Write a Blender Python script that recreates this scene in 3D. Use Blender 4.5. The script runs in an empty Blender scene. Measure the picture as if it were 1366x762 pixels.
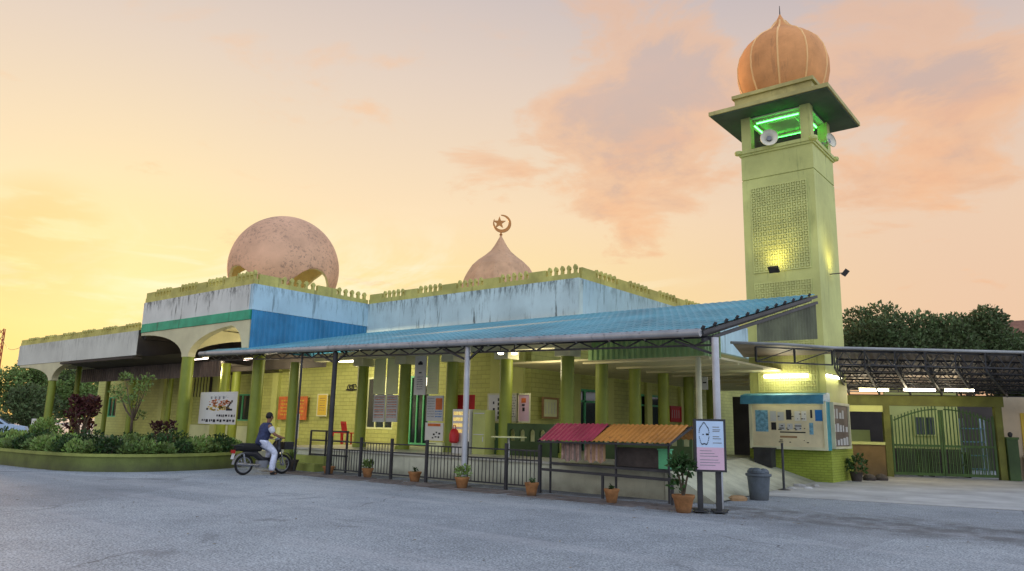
import bpy, bmesh, math, random
from mathutils import Vector, Matrix
R = math.radians
rnd = random.Random(7)
scene = bpy.context.scene
col = bpy.data.collections.new('place'); scene.collection.children.link(col)

# ------------------------------------------------------------------ camera
F_PX, PITCH, HEAD, ROLL, CAM_H = 985.0, R(10.75), R(51.28), R(1.25), 1.55
_fw = Vector((-math.cos(HEAD), math.sin(HEAD), 0)); _rt = Vector((math.sin(HEAD), math.cos(HEAD), 0)); _up = Vector((0, 0, 1))
CF = _fw*math.cos(PITCH) + _up*math.sin(PITCH); _u = _up*math.cos(PITCH) - _fw*math.sin(PITCH)
CR = _rt*math.cos(ROLL) + _u*math.sin(ROLL); CU = _u*math.cos(ROLL) - _rt*math.sin(ROLL)
EYE = Vector((0, 0, CAM_H))
def sight(px, py): return CF + CR*((px-683)/F_PX) - CU*((py-381)/F_PX)
def onY(px, py, Y): d = sight(px, py); return EYE + d*(Y/d.y)       # measured point on the plane y = Y
def onX(px, py, X): d = sight(px, py); return EYE + d*(X/d.x)
def onZ(px, py, Z=0.0): d = sight(px, py); return EYE + d*((Z-CAM_H)/d.z)
cd = bpy.data.cameras.new('camera'); cam = bpy.data.objects.new('camera', cd); col.objects.link(cam)
cd.sensor_fit = 'HORIZONTAL'; cd.sensor_width = 36; cd.lens = 36*F_PX/1366; cd.clip_end = 3000; cd.clip_start = 0.1
cam.matrix_world = Matrix(((CR.x, CU.x, -CF.x, 0), (CR.y, CU.y, -CF.y, 0), (CR.z, CU.z, -CF.z, CAM_H), (0, 0, 0, 1)))
scene.camera = cam

# ------------------------------------------------------------------ materials
def lin(c): return tuple(((v/255)/12.92 if v/255 <= .04045 else (((v/255)+.055)/1.055)**2.4) for v in c)
class NT:
    def __init__(s, tree): s.t = tree; s.n = tree.nodes; s.l = tree.links
    def new(s, k, **kw):
        n = s.n.new(k)
        for a, b in kw.items(): setattr(n, a, b)
        return n
    def put(s, sock, v):
        if hasattr(v, 'is_output'): s.l.new(v, sock)
        else: sock.default_value = v
    def math(s, op, a, b=0.0, c=0.0, clamp=False):
        n = s.new('ShaderNodeMath', operation=op, use_clamp=clamp)
        s.put(n.inputs[0], a); s.put(n.inputs[1], b); s.put(n.inputs[2], c); return n.outputs[0]
    def mix(s, f, a, b, bt='MIX'):
        n = s.new('ShaderNodeMix', data_type='RGBA', blend_type=bt)
        s.put(n.inputs[0], f)
        for i, v in ((6, a), (7, b)): s.put(n.inputs[i], v if hasattr(v, 'is_output') else (*v[:3], 1))
        return n.outputs[2]
    def ramp(s, f, stops, interp='LINEAR'):
        n = s.new('ShaderNodeValToRGB'); n.color_ramp.interpolation = interp; e = n.color_ramp.elements
        while len(e) < len(stops): e.new(0.5)
        for el, (p, c) in zip(e, stops): el.position = p; el.color = (*c, 1) if len(c) == 3 else c
        s.put(n.inputs[0], f); return n.outputs[0]
    def noise(s, vec, scale, detail=4, rough=.55, dist=0.0):
        n = s.new('ShaderNodeTexNoise'); s.put(n.inputs['Vector'], vec)
        n.inputs['Scale'].default_value = scale; n.inputs['Detail'].default_value = detail; n.inputs['Roughness'].default_value = rough
        n.inputs['Distortion'].default_value = dist; return n.outputs[0]
    def mapped(s, vec, sc=(1, 1, 1), loc=(0, 0, 0)):
        n = s.new('ShaderNodeMapping'); s.put(n.inputs[0], vec); n.inputs['Scale'].default_value = sc; n.inputs['Location'].default_value = loc
        return n.outputs[0]
def step(nt, v, a, b):
    n = nt.new('ShaderNodeMapRange', interpolation_type='SMOOTHSTEP'); nt.put(n.inputs[0], v); n.inputs[1].default_value = a; n.inputs[2].default_value = b
    return n.outputs[0]

def mat(name, c, rough=.65, var=.16, scale=.9, bump=.15, bscale=40, streak=0, streak_col=(.03, .035, .03), brick=None, metal=0, emit=0,
        top=None, spots=0, spec=.3, island=0, dirt=0, trans=0):
    m = bpy.data.materials.new(name); m.use_nodes = True; nt = NT(m.node_tree); nt.n.clear()
    out = nt.new('ShaderNodeOutputMaterial'); b = nt.new('ShaderNodeBsdfPrincipled'); nt.l.new(b.outputs[0], out.inputs[0])
    geo = nt.new('ShaderNodeNewGeometry'); pos = geo.outputs['Position']
    n1 = nt.noise(pos, scale, 5, .6)
    lo = tuple(v*(1-var*1.6) for v in c); hi = tuple(min(1, v*(1+var*1.3)) for v in c)
    colr = nt.ramp(n1, [(.3, lo), (.72, hi)])
    n2 = nt.noise(pos, bscale, 3, .6)
    colr = nt.mix(.5, colr, nt.ramp(n2, [(.3, (.42, .42, .42)), (.7, (.58, .58, .58))]), 'SOFT_LIGHT')
    height = n2
    if brick:
        bw, bh, mo = brick
        sp = nt.new('ShaderNodeSeparateXYZ'); nt.l.new(pos, sp.inputs[0]); cb = nt.new('ShaderNodeCombineXYZ')
        nt.l.new(nt.math('ADD', sp.outputs[0], sp.outputs[1]), cb.inputs[0]); nt.l.new(sp.outputs[2], cb.inputs[1])
        bt = nt.new('ShaderNodeTexBrick'); nt.l.new(cb.outputs[0], bt.inputs['Vector'])
        bt.inputs['Scale'].default_value = 1; bt.inputs['Brick Width'].default_value = bw; bt.inputs['Row Height'].default_value = bh
        bt.inputs['Mortar Size'].default_value = mo; bt.inputs['Mortar Smooth'].default_value = .4
        bt.inputs['Color1'].default_value = (1, 1, 1, 1); bt.inputs['Color2'].default_value = (.8, .8, .8, 1); bt.inputs['Mortar'].default_value = (.45, .45, .4, 1)
        colr = nt.mix(.55, colr, bt.outputs[0], 'MULTIPLY')
        height = nt.math('SUBTRACT', nt.math('MULTIPLY', n2, .2), bt.outputs['Fac'])
    if streak:
        st = nt.noise(nt.mapped(pos, (5, 5, .45)), 1.0, 5, .72)
        pt = nt.noise(nt.mapped(pos, (.8, .8, .5), (3, 1, 0)), 1.0, 3)
        k = nt.math('MULTIPLY', step(nt, st, .54, .66), step(nt, pt, .38, .56))
        if top is not None:                                   # mould heaviest under the coping
            sz = nt.new('ShaderNodeSeparateXYZ'); nt.l.new(pos, sz.inputs[0])
            k2 = nt.math('MULTIPLY', step(nt, sz.outputs[2], top-.6, top), step(nt, nt.noise(nt.mapped(pos, (7, 7, 1.3)), 1, 6, .78), .47, .60))
            k = nt.math('MAXIMUM', k, nt.math('MULTIPLY', k2, .9))
        colr = nt.mix(nt.math('MULTIPLY', k, streak), colr, streak_col)
    if spots:
        sn = nt.noise(pos, 7.0, 6, .8); big = nt.noise(pos, .55, 2)
        colr = nt.mix(nt.math('MULTIPLY', nt.math('MULTIPLY', step(nt, sn, .53, .585), step(nt, big, .36, .52)), spots), colr, (.09, .07, .06))
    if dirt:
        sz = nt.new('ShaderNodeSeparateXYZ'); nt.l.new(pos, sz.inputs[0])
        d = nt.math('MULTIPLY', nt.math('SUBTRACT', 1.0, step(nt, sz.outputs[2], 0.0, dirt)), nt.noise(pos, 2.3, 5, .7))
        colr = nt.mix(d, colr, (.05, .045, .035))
    if island:
        hs = nt.new('ShaderNodeHueSaturation'); nt.put(hs.inputs['Color'], colr)
        nt.put(hs.inputs['Value'], nt.math('ADD', nt.math('MULTIPLY', geo.outputs['Random Per Island'], 2*island), 1-island))
        nt.put(hs.inputs['Hue'], nt.math('ADD', nt.math('MULTIPLY', geo.outputs['Random Per Island'], .05), .475)); colr = hs.outputs[0]
    nt.put(b.inputs['Base Color'], colr); b.inputs['Roughness'].default_value = rough; b.inputs['Metallic'].default_value = metal
    b.inputs['Specular IOR Level'].default_value = spec
    if trans:
        b.inputs['Subsurface Weight'].default_value = 0
        tr = nt.new('ShaderNodeBsdfTranslucent'); nt.put(tr.inputs[0], colr); ms = nt.new('ShaderNodeMixShader'); ms.inputs[0].default_value = trans
        nt.l.new(b.outputs[0], ms.inputs[1]); nt.l.new(tr.outputs[0], ms.inputs[2]); nt.l.new(ms.outputs[0], out.inputs[0])
    if emit:
        nt.put(b.inputs['Emission Color'], (*c, 1)); b.inputs['Emission Strength'].default_value = emit
    if bump:
        bp = nt.new('ShaderNodeBump'); bp.inputs['Strength'].default_value = bump; bp.inputs['Distance'].default_value = .02
        nt.put(bp.inputs['Height'], height); nt.l.new(bp.outputs[0], b.inputs['Normal'])
    return m

M = {}
M['wall'] = mat('painted_brick_wall', (.51, .535, .17), .6, .12, .7, .5, brick=(.42, .16, .014), dirt=.9)
M['wall_plain'] = mat('painted_plaster', (.52, .55, .19), .6, .1, .7, .1, dirt=.6)
M['wall_green'] = mat('pale_green_plaster', (.42, .47, .16), .6, .1, .7, .1)
M['column'] = mat('green_column_paint', (.215, .265, .04), .45, .12, 1.2, .08, dirt=1.0)
M['cap'] = mat('column_cap_paint', (.62, .62, .42), .6)
M['band'] = mat('pale_blue_band', (.50, .62, .62), .7, .12, .6, .15, streak=.8, top=6.45)
M['band_blue'] = mat('blue_band', (.40, .57, .65), .7, .1, .6, .15, streak=.5, top=6.45)
M['band_white'] = mat('off_white_band', (.62, .63, .58), .7, .1, .6, .15, streak=.95, top=6.45)
M['wing_band'] = mat('wing_band', (.56, .57, .50), .7, .1, .5, .12, streak=.35, top=5.2)
M['parapet'] = mat('parapet_paint', (.48, .44, .13), .7, .2, 1.3, .25, streak=.45, streak_col=(.12, .10, .03))
M['blue_sheet'] = mat('blue_cladding', (.035, .20, .37), .45, .15, 1.2, .05, streak=.3, streak_col=(.2, .35, .5))
M['green_beam'] = mat('green_beam', (.04, .34, .19), .55, .2, 1.5, .1, streak=.7)
M['cream'] = mat('cream_plaster', (.55, .52, .33), .7, .12, .8, .1)
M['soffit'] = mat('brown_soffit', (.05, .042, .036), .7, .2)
M['brown_sheet'] = mat('brown_corrugated', (.16, .125, .10), .6, .25, 1.0, .05, streak=.4)
M['roof_blue'] = mat('blue_metal_roof', (.105, .31, .38), .5, .24, .45, .05, streak=.35, streak_col=(.25, .30, .30))
M['roof_under'] = mat('roof_underside', (.50, .48, .36), .6, .15)
M['gutter'] = mat('grey_gutter', (.36, .37, .38), .4, .15, 1.5, .05, metal=.4, streak=.4)
M['post'] = mat('grey_steel_post', (.42, .44, .47), .4, .12, 2, .05, metal=.35, dirt=.5)
M['dark_steel'] = mat('dark_steel', (.035, .036, .04), .5, .25, 3, .05)
M['fascia_green'] = mat('green_corrugated', (.30, .48, .20), .5, .16, 1, .05, streak=.25)
M['ceiling'] = mat('ceiling_board', (.74, .68, .42), .7, .08)
M['platform'] = mat('platform_concrete', (.52, .53, .40), .75, .16, 1.4, .2, streak=.3, streak_col=(.15, .15, .1), dirt=.35)
M['tile'] = mat('floor_tile', (.42, .42, .35), .35, .1, 2, .05)
M['bal'] = mat('dark_green_balustrade', (.045, .085, .03), .55, .2)
M['pale'] = mat('pale_panel', (.66, .70, .40), .6, .1)
M['tower'] = mat('minaret_paint', (.50, .53, .19), .65, .17, .45, .1, streak=.55, streak_col=(.2, .24, .08))
M['tower_brick'] = mat('minaret_brick', (.34, .42, .06), .6, .12, 1, .7, brick=(.22, .08, .012))
M['lattice'] = mat('lattice_block', (.54, .57, .22), .65, .12, 1.5)
M['lattice_back'] = mat('lattice_recess', (.50, .52, .19), .7, .12, 1.5)
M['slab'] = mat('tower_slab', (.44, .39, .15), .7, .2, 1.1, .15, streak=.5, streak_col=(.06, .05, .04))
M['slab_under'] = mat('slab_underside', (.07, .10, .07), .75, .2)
M['dome_pink'] = mat('pink_dome', (.66, .39, .24), .75, .14, .6, .2, spots=.5)
M['dome_in'] = mat('dome_lining', (.88, .74, .40), .7)
M['dome_tan'] = mat('tan_dome', (.58, .35, .20), .6, .14, 1.2, .1, streak=.25)
M['dome_or'] = mat('orange_dome', (.68, .31, .115), .8, .14, 1.0, .08, streak=.3, streak_col=(.22, .11, .06))
M['rib'] = mat('dome_rib', (.86, .50, .20), .5)
M['gold'] = mat('gilded_metal', (.42, .19, .06), .4, .1, 3, 0, metal=.5)

M['green_frame'] = mat('green_window_frame', (.10, .42, .20), .5)
M['beam_olive'] = mat('olive_beam_paint', (.12, .13, .025), .6, .2, 2)
M['green_dark'] = mat('green_gate_paint', (.040, .085, .02), .5, .25, 2)
M['glass'] = mat('dark_glass', (.02, .035, .035), .08, .2, 1, 0, spec=.6)
M['white'] = mat('white_print', (.66, .66, .62), .6, .06)
M['lightgrey'] = mat('light_grey_print', (.50, .52, .52), .6, .08)
M['pinkp'] = mat('pink_print', (.62, .42, .52), .6, .06)
M['bluep'] = mat('pale_blue_print', (.46, .60, .78), .6, .06)
M['ink'] = mat('dark_ink', (.025, .025, .03), .7)
M['red'] = mat('red_paint', (.45, .02, .025), .45)
M['orange'] = mat('orange_print', (.60, .16, .05), .6, .2, 4)
M['yellow'] = mat('yellow_print', (.65, .45, .06), .6)
M['blue'] = mat('blue_print', (.02, .16, .45), .5)
M['skyb'] = mat('sea_blue_print', (.16, .36, .50), .6, .35, 9)
M['teal'] = mat('teal_paint', (.05, .30, .34), .5, .2, 3)
M['hood'] = mat('blue_hood', (.07, .26, .40), .45, .2, 3)
M['terracotta'] = mat('terracotta', (.34, .16, .06), .7, .25, 5, .2, dirt=.15)
M['dark_pot'] = mat('dark_pot', (.06, .05, .045), .6, .25, 5)
M['soil'] = mat('soil', (.04, .03, .02), .9)
M['kerb_green'] = mat('planter_paint', (.12, .15, .035), .65, .22, 1.5, .25, streak=.35, dirt=.35)
M['kerb_top'] = mat('planter_coping', (.24, .27, .065), .65, .2, 1.5, .2)
M['leaf'] = mat('leaf', (.15, .22, .06), .5, .3, .5, 0, island=.45, trans=.25)
M['leaf_light'] = mat('pale_leaf', (.21, .31, .08), .5, .3, .5, 0, island=.4, trans=.25)
M['leaf_dark'] = mat('dark_leaf', (.035, .075, .02), .5, .3, .5, 0, island=.45, trans=.2)
M['leaf_tree'] = mat('tree_leaf', (.085, .12, .045), .6, .3, .12, 0, island=.5, trans=.2)
M['leaf_purple'] = mat('purple_leaf', (.085, .025, .025), .5, .3, .5, 0, island=.5, trans=.15)
M['bark'] = mat('bark', (.10, .075, .05), .85, .3, 4, .4)
M['corr_red'] = mat('red_roof_sheet', (.36, .05, .085), .5, .25, 1.6, .05, streak=.3, streak_col=(.6, .2, .2))
M['corr_orange'] = mat('orange_roof_sheet', (.50, .22, .05), .5, .2, 1.6, .05, streak=.45, streak_col=(.10, .04, .02))
M['bin'] = mat('grey_bin_plastic', (.10, .12, .14), .5, .2, 3, dirt=.3)
M['rubber'] = mat('rubber', (.015, .015, .016), .8)
M['chrome'] = mat('chrome', (.5, .5, .52), .25, .1, 3, 0, metal=.9)
M['bike'] = mat('black_bike_paint', (.02, .02, .025), .3, .1, 3, 0, spec=.5)
M['bike_grey'] = mat('grey_bike_panel', (.22, .23, .25), .4)
M['lens_red'] = mat('red_lens', (.4, .02, .02), .3)
M['skin'] = mat('skin', (.24, .125, .075), .55, .08, 8, .03)
M['hair'] = mat('black_hair', (.012, .010, .010), .6)
M['shirt'] = mat('navy_vest', (.035, .045, .10), .85, .3, 9, .9, bscale=9)
M['shirt_w'] = mat('white_sleeve', (.6, .62, .66), .8)
M['trouser'] = mat('white_trousers', (.55, .58, .70), .85, .25, 8, .9, bscale=9)
M['cardboard'] = mat('cardboard', (.32, .20, .10), .8)
M['brown_wall'] = mat('brown_lower_wall', (.17, .11, .04), .65, .2, 1.4, .15, dirt=.6)
M['rust'] = mat('rusty_red_steel', (.35, .08, .03), .7)
M['carport'] = mat('carport_sheet', (.24, .20, .17), .6, .3, .8, .05, streak=.5)
M['carport_edge'] = mat('carport_fascia', (.30, .31, .31), .5, .2, 1)
M['lattice_net'] = mat('shade_sheet', (.10, .11, .06), .6, .3, 1.2, .05)
M['housewall'] = mat('cream_house_wall', (.62, .50, .34), .7, .12)
M['roof_tile'] = mat('red_tile_roof', (.22, .10, .06), .7, .25, 2, .3)
M['cloth'] = mat('faded_cloth', (.34, .22, .18), .85, .4, 7)
M['speaker'] = mat('speaker_white', (.80, .77, .64), .5)
M['tube'] = mat('tube_light', (1.0, .93, .72), .5, 0, 1, 0, emit=14)
M['tube_pink'] = mat('tube_light_pink', (1.0, .80, .72), .5, 0, 1, 0, emit=9)
M['tube_green'] = mat('green_tube_light', (.06, 1.0, .10), .5, 0, 1, 0, emit=13)
M['bulb'] = mat('round_bulb', (1.0, .86, .55), .5, 0, 1, 0, emit=12)
M['flood'] = mat('flood_lens', (1.0, .85, .45), .5, 0, 1, 0, emit=6)
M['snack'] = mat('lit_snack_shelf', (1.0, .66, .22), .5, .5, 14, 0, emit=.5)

# ------------------------------------------------------------------ mesh building
class MB:
    def __init__(s): s.v = []; s.f = []; s.m = []; s.cur = 0
    def add(s, vs, fs, mi=None):
        o = len(s.v); s.v += [tuple(v) for v in vs]; s.f += [tuple(i+o for i in f) for f in fs]; s.m += [s.cur if mi is None else mi]*len(fs); return s
    def box(s, x0, x1, y0, y1, z0, z1, mi=None):
        return s.add([(x, y, z) for x in (x0, x1) for y in (y0, y1) for z in (z0, z1)],
                     [(0, 1, 3, 2), (4, 6, 7, 5), (0, 4, 5, 1), (2, 3, 7, 6), (0, 2, 6, 4), (1, 5, 7, 3)], mi)
    def obox(s, c, ux, uy, uz, mi=None):            # centre and three half vectors
        c, ux, uy, uz = map(Vector, (c, ux, uy, uz))
        return s.add([c+a*ux+b*uy+d*uz for a in (-1, 1) for b in (-1, 1) for d in (-1, 1)],
                     [(0, 1, 3, 2), (4, 6, 7, 5), (0, 4, 5, 1), (2, 3, 7, 6), (0, 2, 6, 4), (1, 5, 7, 3)], mi)
    def bar(s, a, b, w, h, mi=None):
        a, b = Vector(a), Vector(b); d = (b-a); L = d.length; d.normalize()
        up = Vector((0, 0, 1)) if abs(d.z) < .95 else Vector((0, 1, 0))
        x = d.cross(up).normalized(); y = x.cross(d)
        return s.obox((a+b)/2, d*L/2, x*w/2, y*h/2, mi)
    def tube(s, pts, r, n=8, mi=None, cap=True):
        pts = [Vector(p) for p in pts]; rs = r if isinstance(r, (list, tuple)) else [r]*len(pts)
        vs = []; fs = []; prev = None
        for i, p in enumerate(pts):
            d = (pts[min(i+1, len(pts)-1)]-pts[max(i-1, 0)]).normalized()
            if prev is None:
                up = Vector((0, 0, 1)) if abs(d.z) < .9 else Vector((1, 0, 0)); x = d.cross(up).normalized()
            else: x = (prev - d*prev.dot(d)).normalized()
            prev = x; y = d.cross(x)
            vs += [p+(x*math.cos(2*math.pi*k/n)+y*math.sin(2*math.pi*k/n))*rs[i] for k in range(n)]
        for i in range(len(pts)-1):
            for k in range(n): fs.append((i*n+k, i*n+(k+1) % n, (i+1)*n+(k+1) % n, (i+1)*n+k))
        if cap: fs.append(tuple(range(n))[::-1]); fs.append(tuple((len(pts)-1)*n+k for k in range(n)))
        return s.add(vs, fs, mi)
    def lathe(s, prof, c=(0, 0, 0), n=24, mi=None, lobes=0, lobe=0):
        vs = []; fs = []
        for r, z in prof:
            for k in range(n):
                a = 2*math.pi*k/n; rr = r*(1-lobe*abs(math.cos(a*lobes/2))**6) if lobes else r
                vs.append((c[0]+rr*math.cos(a), c[1]+rr*math.sin(a), c[2]+z))
        for i in range(len(prof)-1):
            for k in range(n): fs.append((i*n+k, i*n+(k+1) % n, (i+1)*n+(k+1) % n, (i+1)*n+k))
        fs.append(tuple(range(n))[::-1]); fs.append(tuple((len(prof)-1)*n+k for k in range(n)))
        return s.add(vs, fs, mi)
    def prism(s, poly, off, mi=None):               # planar polygon extruded by a vector
        n = len(poly); off = Vector(off); vs = [Vector(p) for p in poly]; vs += [v+off for v in vs]
        return s.add(vs, [tuple(range(n))[::-1], tuple(range(n, 2*n))]+[(i, (i+1) % n, n+(i+1) % n, n+i) for i in range(n)], mi)
    def quad(s, a, b, c, d, mi=None): return s.add([a, b, c, d], [(0, 1, 2, 3)], mi)
    def corr(s, a, b, c, pitch=.2, amp=.03, th=True, mi=None, steps=1):     # corrugated sheet: ribs run a->c, repeat along a->b
        a, b, c = Vector(a), Vector(b), Vector(c); e = b-a; g = c-a; nrm = e.cross(g).normalized(); L = e.length
        n = max(2, int(L/pitch)); vs = []; fs = []; prof = ((0, 0), (.35, 0), (.5, 1), (.85, 1))
        us = [((i+q)/n, h) for i in range(n) for q, h in prof]+[(1, 0)]
        for j in range(steps+1):
            for u, h in us: vs.append(a+e*u+g*(j/steps)+nrm*amp*h)
        k = len(us)
        for j in range(steps):
            for i in range(k-1): fs.append((j*k+i, j*k+i+1, (j+1)*k+i+1, (j+1)*k+i))
        return s.add(vs, fs, mi)
    def build(s, name, mats, parent=None, smooth=False, org=None):
        o0 = Vector(org) if org is not None else (parent['_o'] if parent is not None and '_o' in parent else None)
        O = Vector(o0) if o0 is not None else Vector((0, 0, 0))
        me = bpy.data.meshes.new(name); me.from_pydata([tuple(Vector(v)-O) for v in s.v], [], s.f); me.validate()
        for m in (mats if isinstance(mats, (list, tuple)) else [mats]): me.materials.append(m)
        if len(me.polygons) == len(s.m):
            me.polygons.foreach_set('material_index', s.m)
        bm = bmesh.new(); bm.from_mesh(me); bmesh.ops.recalc_face_normals(bm, faces=bm.faces)
        if smooth:
            for f in bm.faces: f.smooth = True
            for e in bm.edges:
                if len(e.link_faces) == 2 and e.calc_face_angle(0) > R(38): e.smooth = False
        bm.to_mesh(me); bm.free()
        ob = bpy.data.objects.new(name, me); col.objects.link(ob)
        if parent is not None:
            ob.parent = parent; ob['_o'] = tuple(O)
        elif org is not None: ob.location = O; ob['_o'] = tuple(O)
        return ob
def thing(name, label, cat, loc, group=None):
    o = bpy.data.objects.new(name, None); col.objects.link(o); o.location = loc; o.empty_display_size = .2; o['_o'] = tuple(loc)
    return tag(o, label, cat, group)
def tag(o, label, cat, group=None):
    o['label'] = label; o['category'] = cat
    if group: o['group'] = group
    return o
def struct(o): o['kind'] = 'structure'; return o

# ------------------------------------------------------------------ world
SUN = sight(110, 420).normalized()
sun_el = math.asin(SUN.z); sun_az = math.atan2(SUN.x, SUN.y)
w = bpy.data.worlds.new('World'); scene.world = w; w.use_nodes = True; nt = NT(w.node_tree); nt.n.clear()
wo = nt.new('ShaderNodeOutputWorld')
sky = nt.new('ShaderNodeTexSky', sky_type='NISHITA'); sky.sun_disc = False; sky.sun_elevation = sun_el; sky.sun_rotation = sun_az
bg1 = nt.new('ShaderNodeBackground'); nt.l.new(sky.outputs[0], bg1.inputs[0]); bg1.inputs[1].default_value = .05
tc = nt.new('ShaderNodeTexCoord'); D = tc.outputs['Generated']
sp = nt.new('ShaderNodeSeparateXYZ'); nt.l.new(D, sp.inputs[0]); z = sp.outputs[2]
def dotw(v):
    n = nt.new('ShaderNodeVectorMath', operation='DOT_PRODUCT'); nt.l.new(D, n.inputs[0]); n.inputs[1].default_value = tuple(v); return n.outputs['Value']
zc = nt.math('MAXIMUM', z, 0.0)
L = lambda *c: lin(c)
A = nt.ramp(zc, [(0, L(248, 180, 70)), (.07, L(255, 215, 106)), (.16, L(255, 228, 156)), (.28, L(251, 224, 184)), (.44, L(230, 210, 192)), (.58, L(208, 194, 190)), (.85, L(158, 172, 200))])
B = nt.ramp(zc, [(0, L(232, 176, 130)), (.10, L(238, 198, 164)), (.26, L(236, 204, 176)), (.40, L(222, 198, 183)), (.54, L(190, 181, 186)), (.85, L(155, 168, 196))])
Cc = nt.ramp(zc, [(0, L(196, 196, 204)), (.25, L(208, 212, 222)), (.6, L(190, 201, 220)), (1, L(165, 180, 208))])
sh = dotw(Vector((SUN.x, SUN.y, 0)).normalized())
base = nt.mix(step(nt, sh, .96, .42), A, B)
base = nt.mix(step(nt, sh, .35, -.25), base, Cc)
# clouds on a flat layer
pz = nt.math('ADD', zc, .12)
cv = nt.new('ShaderNodeCombineXYZ'); nt.l.new(nt.math('DIVIDE', sp.outputs[0], pz), cv.inputs[0]); nt.l.new(nt.math('DIVIDE', sp.outputs[1], pz), cv.inputs[1])
CV = cv.outputs[0]
big = nt.noise(nt.mapped(CV, (1, 1, 1), (3.1, 1.7, .4)), 2.3, 12, .62, .45)
# the broad mauve bank towards the minaret
def blob(px, py, r0, r1):
    return step(nt, dotw(sight(px, py).normalized()), math.cos(R(r1)), math.cos(R(r0)))
bank = nt.math('MAXIMUM', blob(1190, 120, 2, 13), nt.math('MULTIPLY', blob(850, 165, 2, 12), .97))
bank = nt.math('MAXIMUM', bank, nt.math('MULTIPLY', blob(660, 205, 0, 6), .8))
dens = step(nt, nt.math('ADD', nt.math('MULTIPLY', bank, .27), big), .61, .87)
shade = nt.noise(nt.mapped(CV, (1, 1, 1), (1, 5, 2)), 3.4, 9, .62, .3)
lit = nt.mix(step(nt, shade, .36, .62), L(236, 174, 132), L(198, 164, 150))
lit = nt.mix(step(nt, z, .30, .50), lit, L(201, 178, 170))
edge = nt.math('MULTIPLY', dens, nt.math('SUBTRACT', 1.0, dens))
c1 = nt.mix(nt.math('MULTIPLY', dens, .70), base, lit)
c1 = nt.mix(nt.math('MULTIPLY', edge, 1.5, clamp=True), c1, L(250, 190, 138))
# low thin bright streaks near the sun
st = nt.noise(nt.mapped(CV, (.55, 1.1, 1), (0, 2, 0)), 1.6, 8, .62, .6)
low = nt.math('MULTIPLY', step(nt, z, .04, .10), step(nt, z, .30, .17))
sk = nt.math('MULTIPLY', nt.math('MULTIPLY', step(nt, st, .47, .62), low), step(nt, sh, .60, .92))
c1 = nt.mix(nt.math('MULTIPLY', sk, .6), c1, (1.0, .92, .70))
s2 = nt.noise(nt.mapped(D, (3.2, 3.2, 34), (0, .6, 2.2)), 1, 6, .6, .5)
low2 = nt.math('MULTIPLY', step(nt, z, .03, .08), step(nt, z, .27, .15))
c1 = nt.mix(nt.math('MULTIPLY', nt.math('MULTIPLY', nt.math('MULTIPLY', step(nt, s2, .50, .64), low2), step(nt, sh, .80, .97)), .9), c1, (1.0, .95, .76))
gold = nt.math('MULTIPLY', blob(55, 330, 1.0, 5.5), step(nt, nt.noise(nt.mapped(D, (9, 9, 40)), 1, 4), .38, .55))
c1 = nt.mix(nt.math('MULTIPLY', gold, .55), c1, L(243, 186, 92))
puff = nt.math('MULTIPLY', step(nt, nt.noise(nt.mapped(CV, (1, 1, 1), (8, 3, 1)), 2.6, 8, .6, .5), .60, .76), nt.math('MULTIPLY', step(nt, z, .06, .14), step(nt, z, .56, .42)))
c1 = nt.mix(nt.math('MULTIPLY', puff, .42), c1, L(250, 192, 140))
glow = nt.math('POWER', nt.math('MAXIMUM', dotw(sight(150, 400).normalized()), 0.0), 60.0)
c1 = nt.mix(nt.math('MULTIPLY', glow, .6), c1, (1.0, .83, .40))
glow2 = nt.math('MULTIPLY', step(nt, sh, .93, 1.0), step(nt, z, .17, .02)); c1 = nt.mix(nt.math('MULTIPLY', glow2, .55), c1, (1.0, .70, .22))
bg2 = nt.new('ShaderNodeBackground'); nt.l.new(c1, bg2.inputs[0])
rear = nt.math('ADD', 1.0, nt.math('MULTIPLY', step(nt, sh, .25, -.4), 1.15)); nt.l.new(nt.math('MULTIPLY', rear, 1.10), bg2.inputs[1])
ad = nt.new('ShaderNodeMixShader'); ad.inputs[0].default_value = .92; nt.l.new(bg1.outputs[0], ad.inputs[1]); nt.l.new(bg2.outputs[0], ad.inputs[2]); nt.l.new(ad.outputs[0], wo.inputs[0])
ld = bpy.data.lights.new('sun', 'SUN'); ld.energy = 2.6; ld.angle = R(10); ld.color = (1.0, .62, .30)
lo = bpy.data.objects.new('sun', ld); col.objects.link(lo); lo.rotation_euler = SUN.to_track_quat('Z', 'Y').to_euler()

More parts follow.
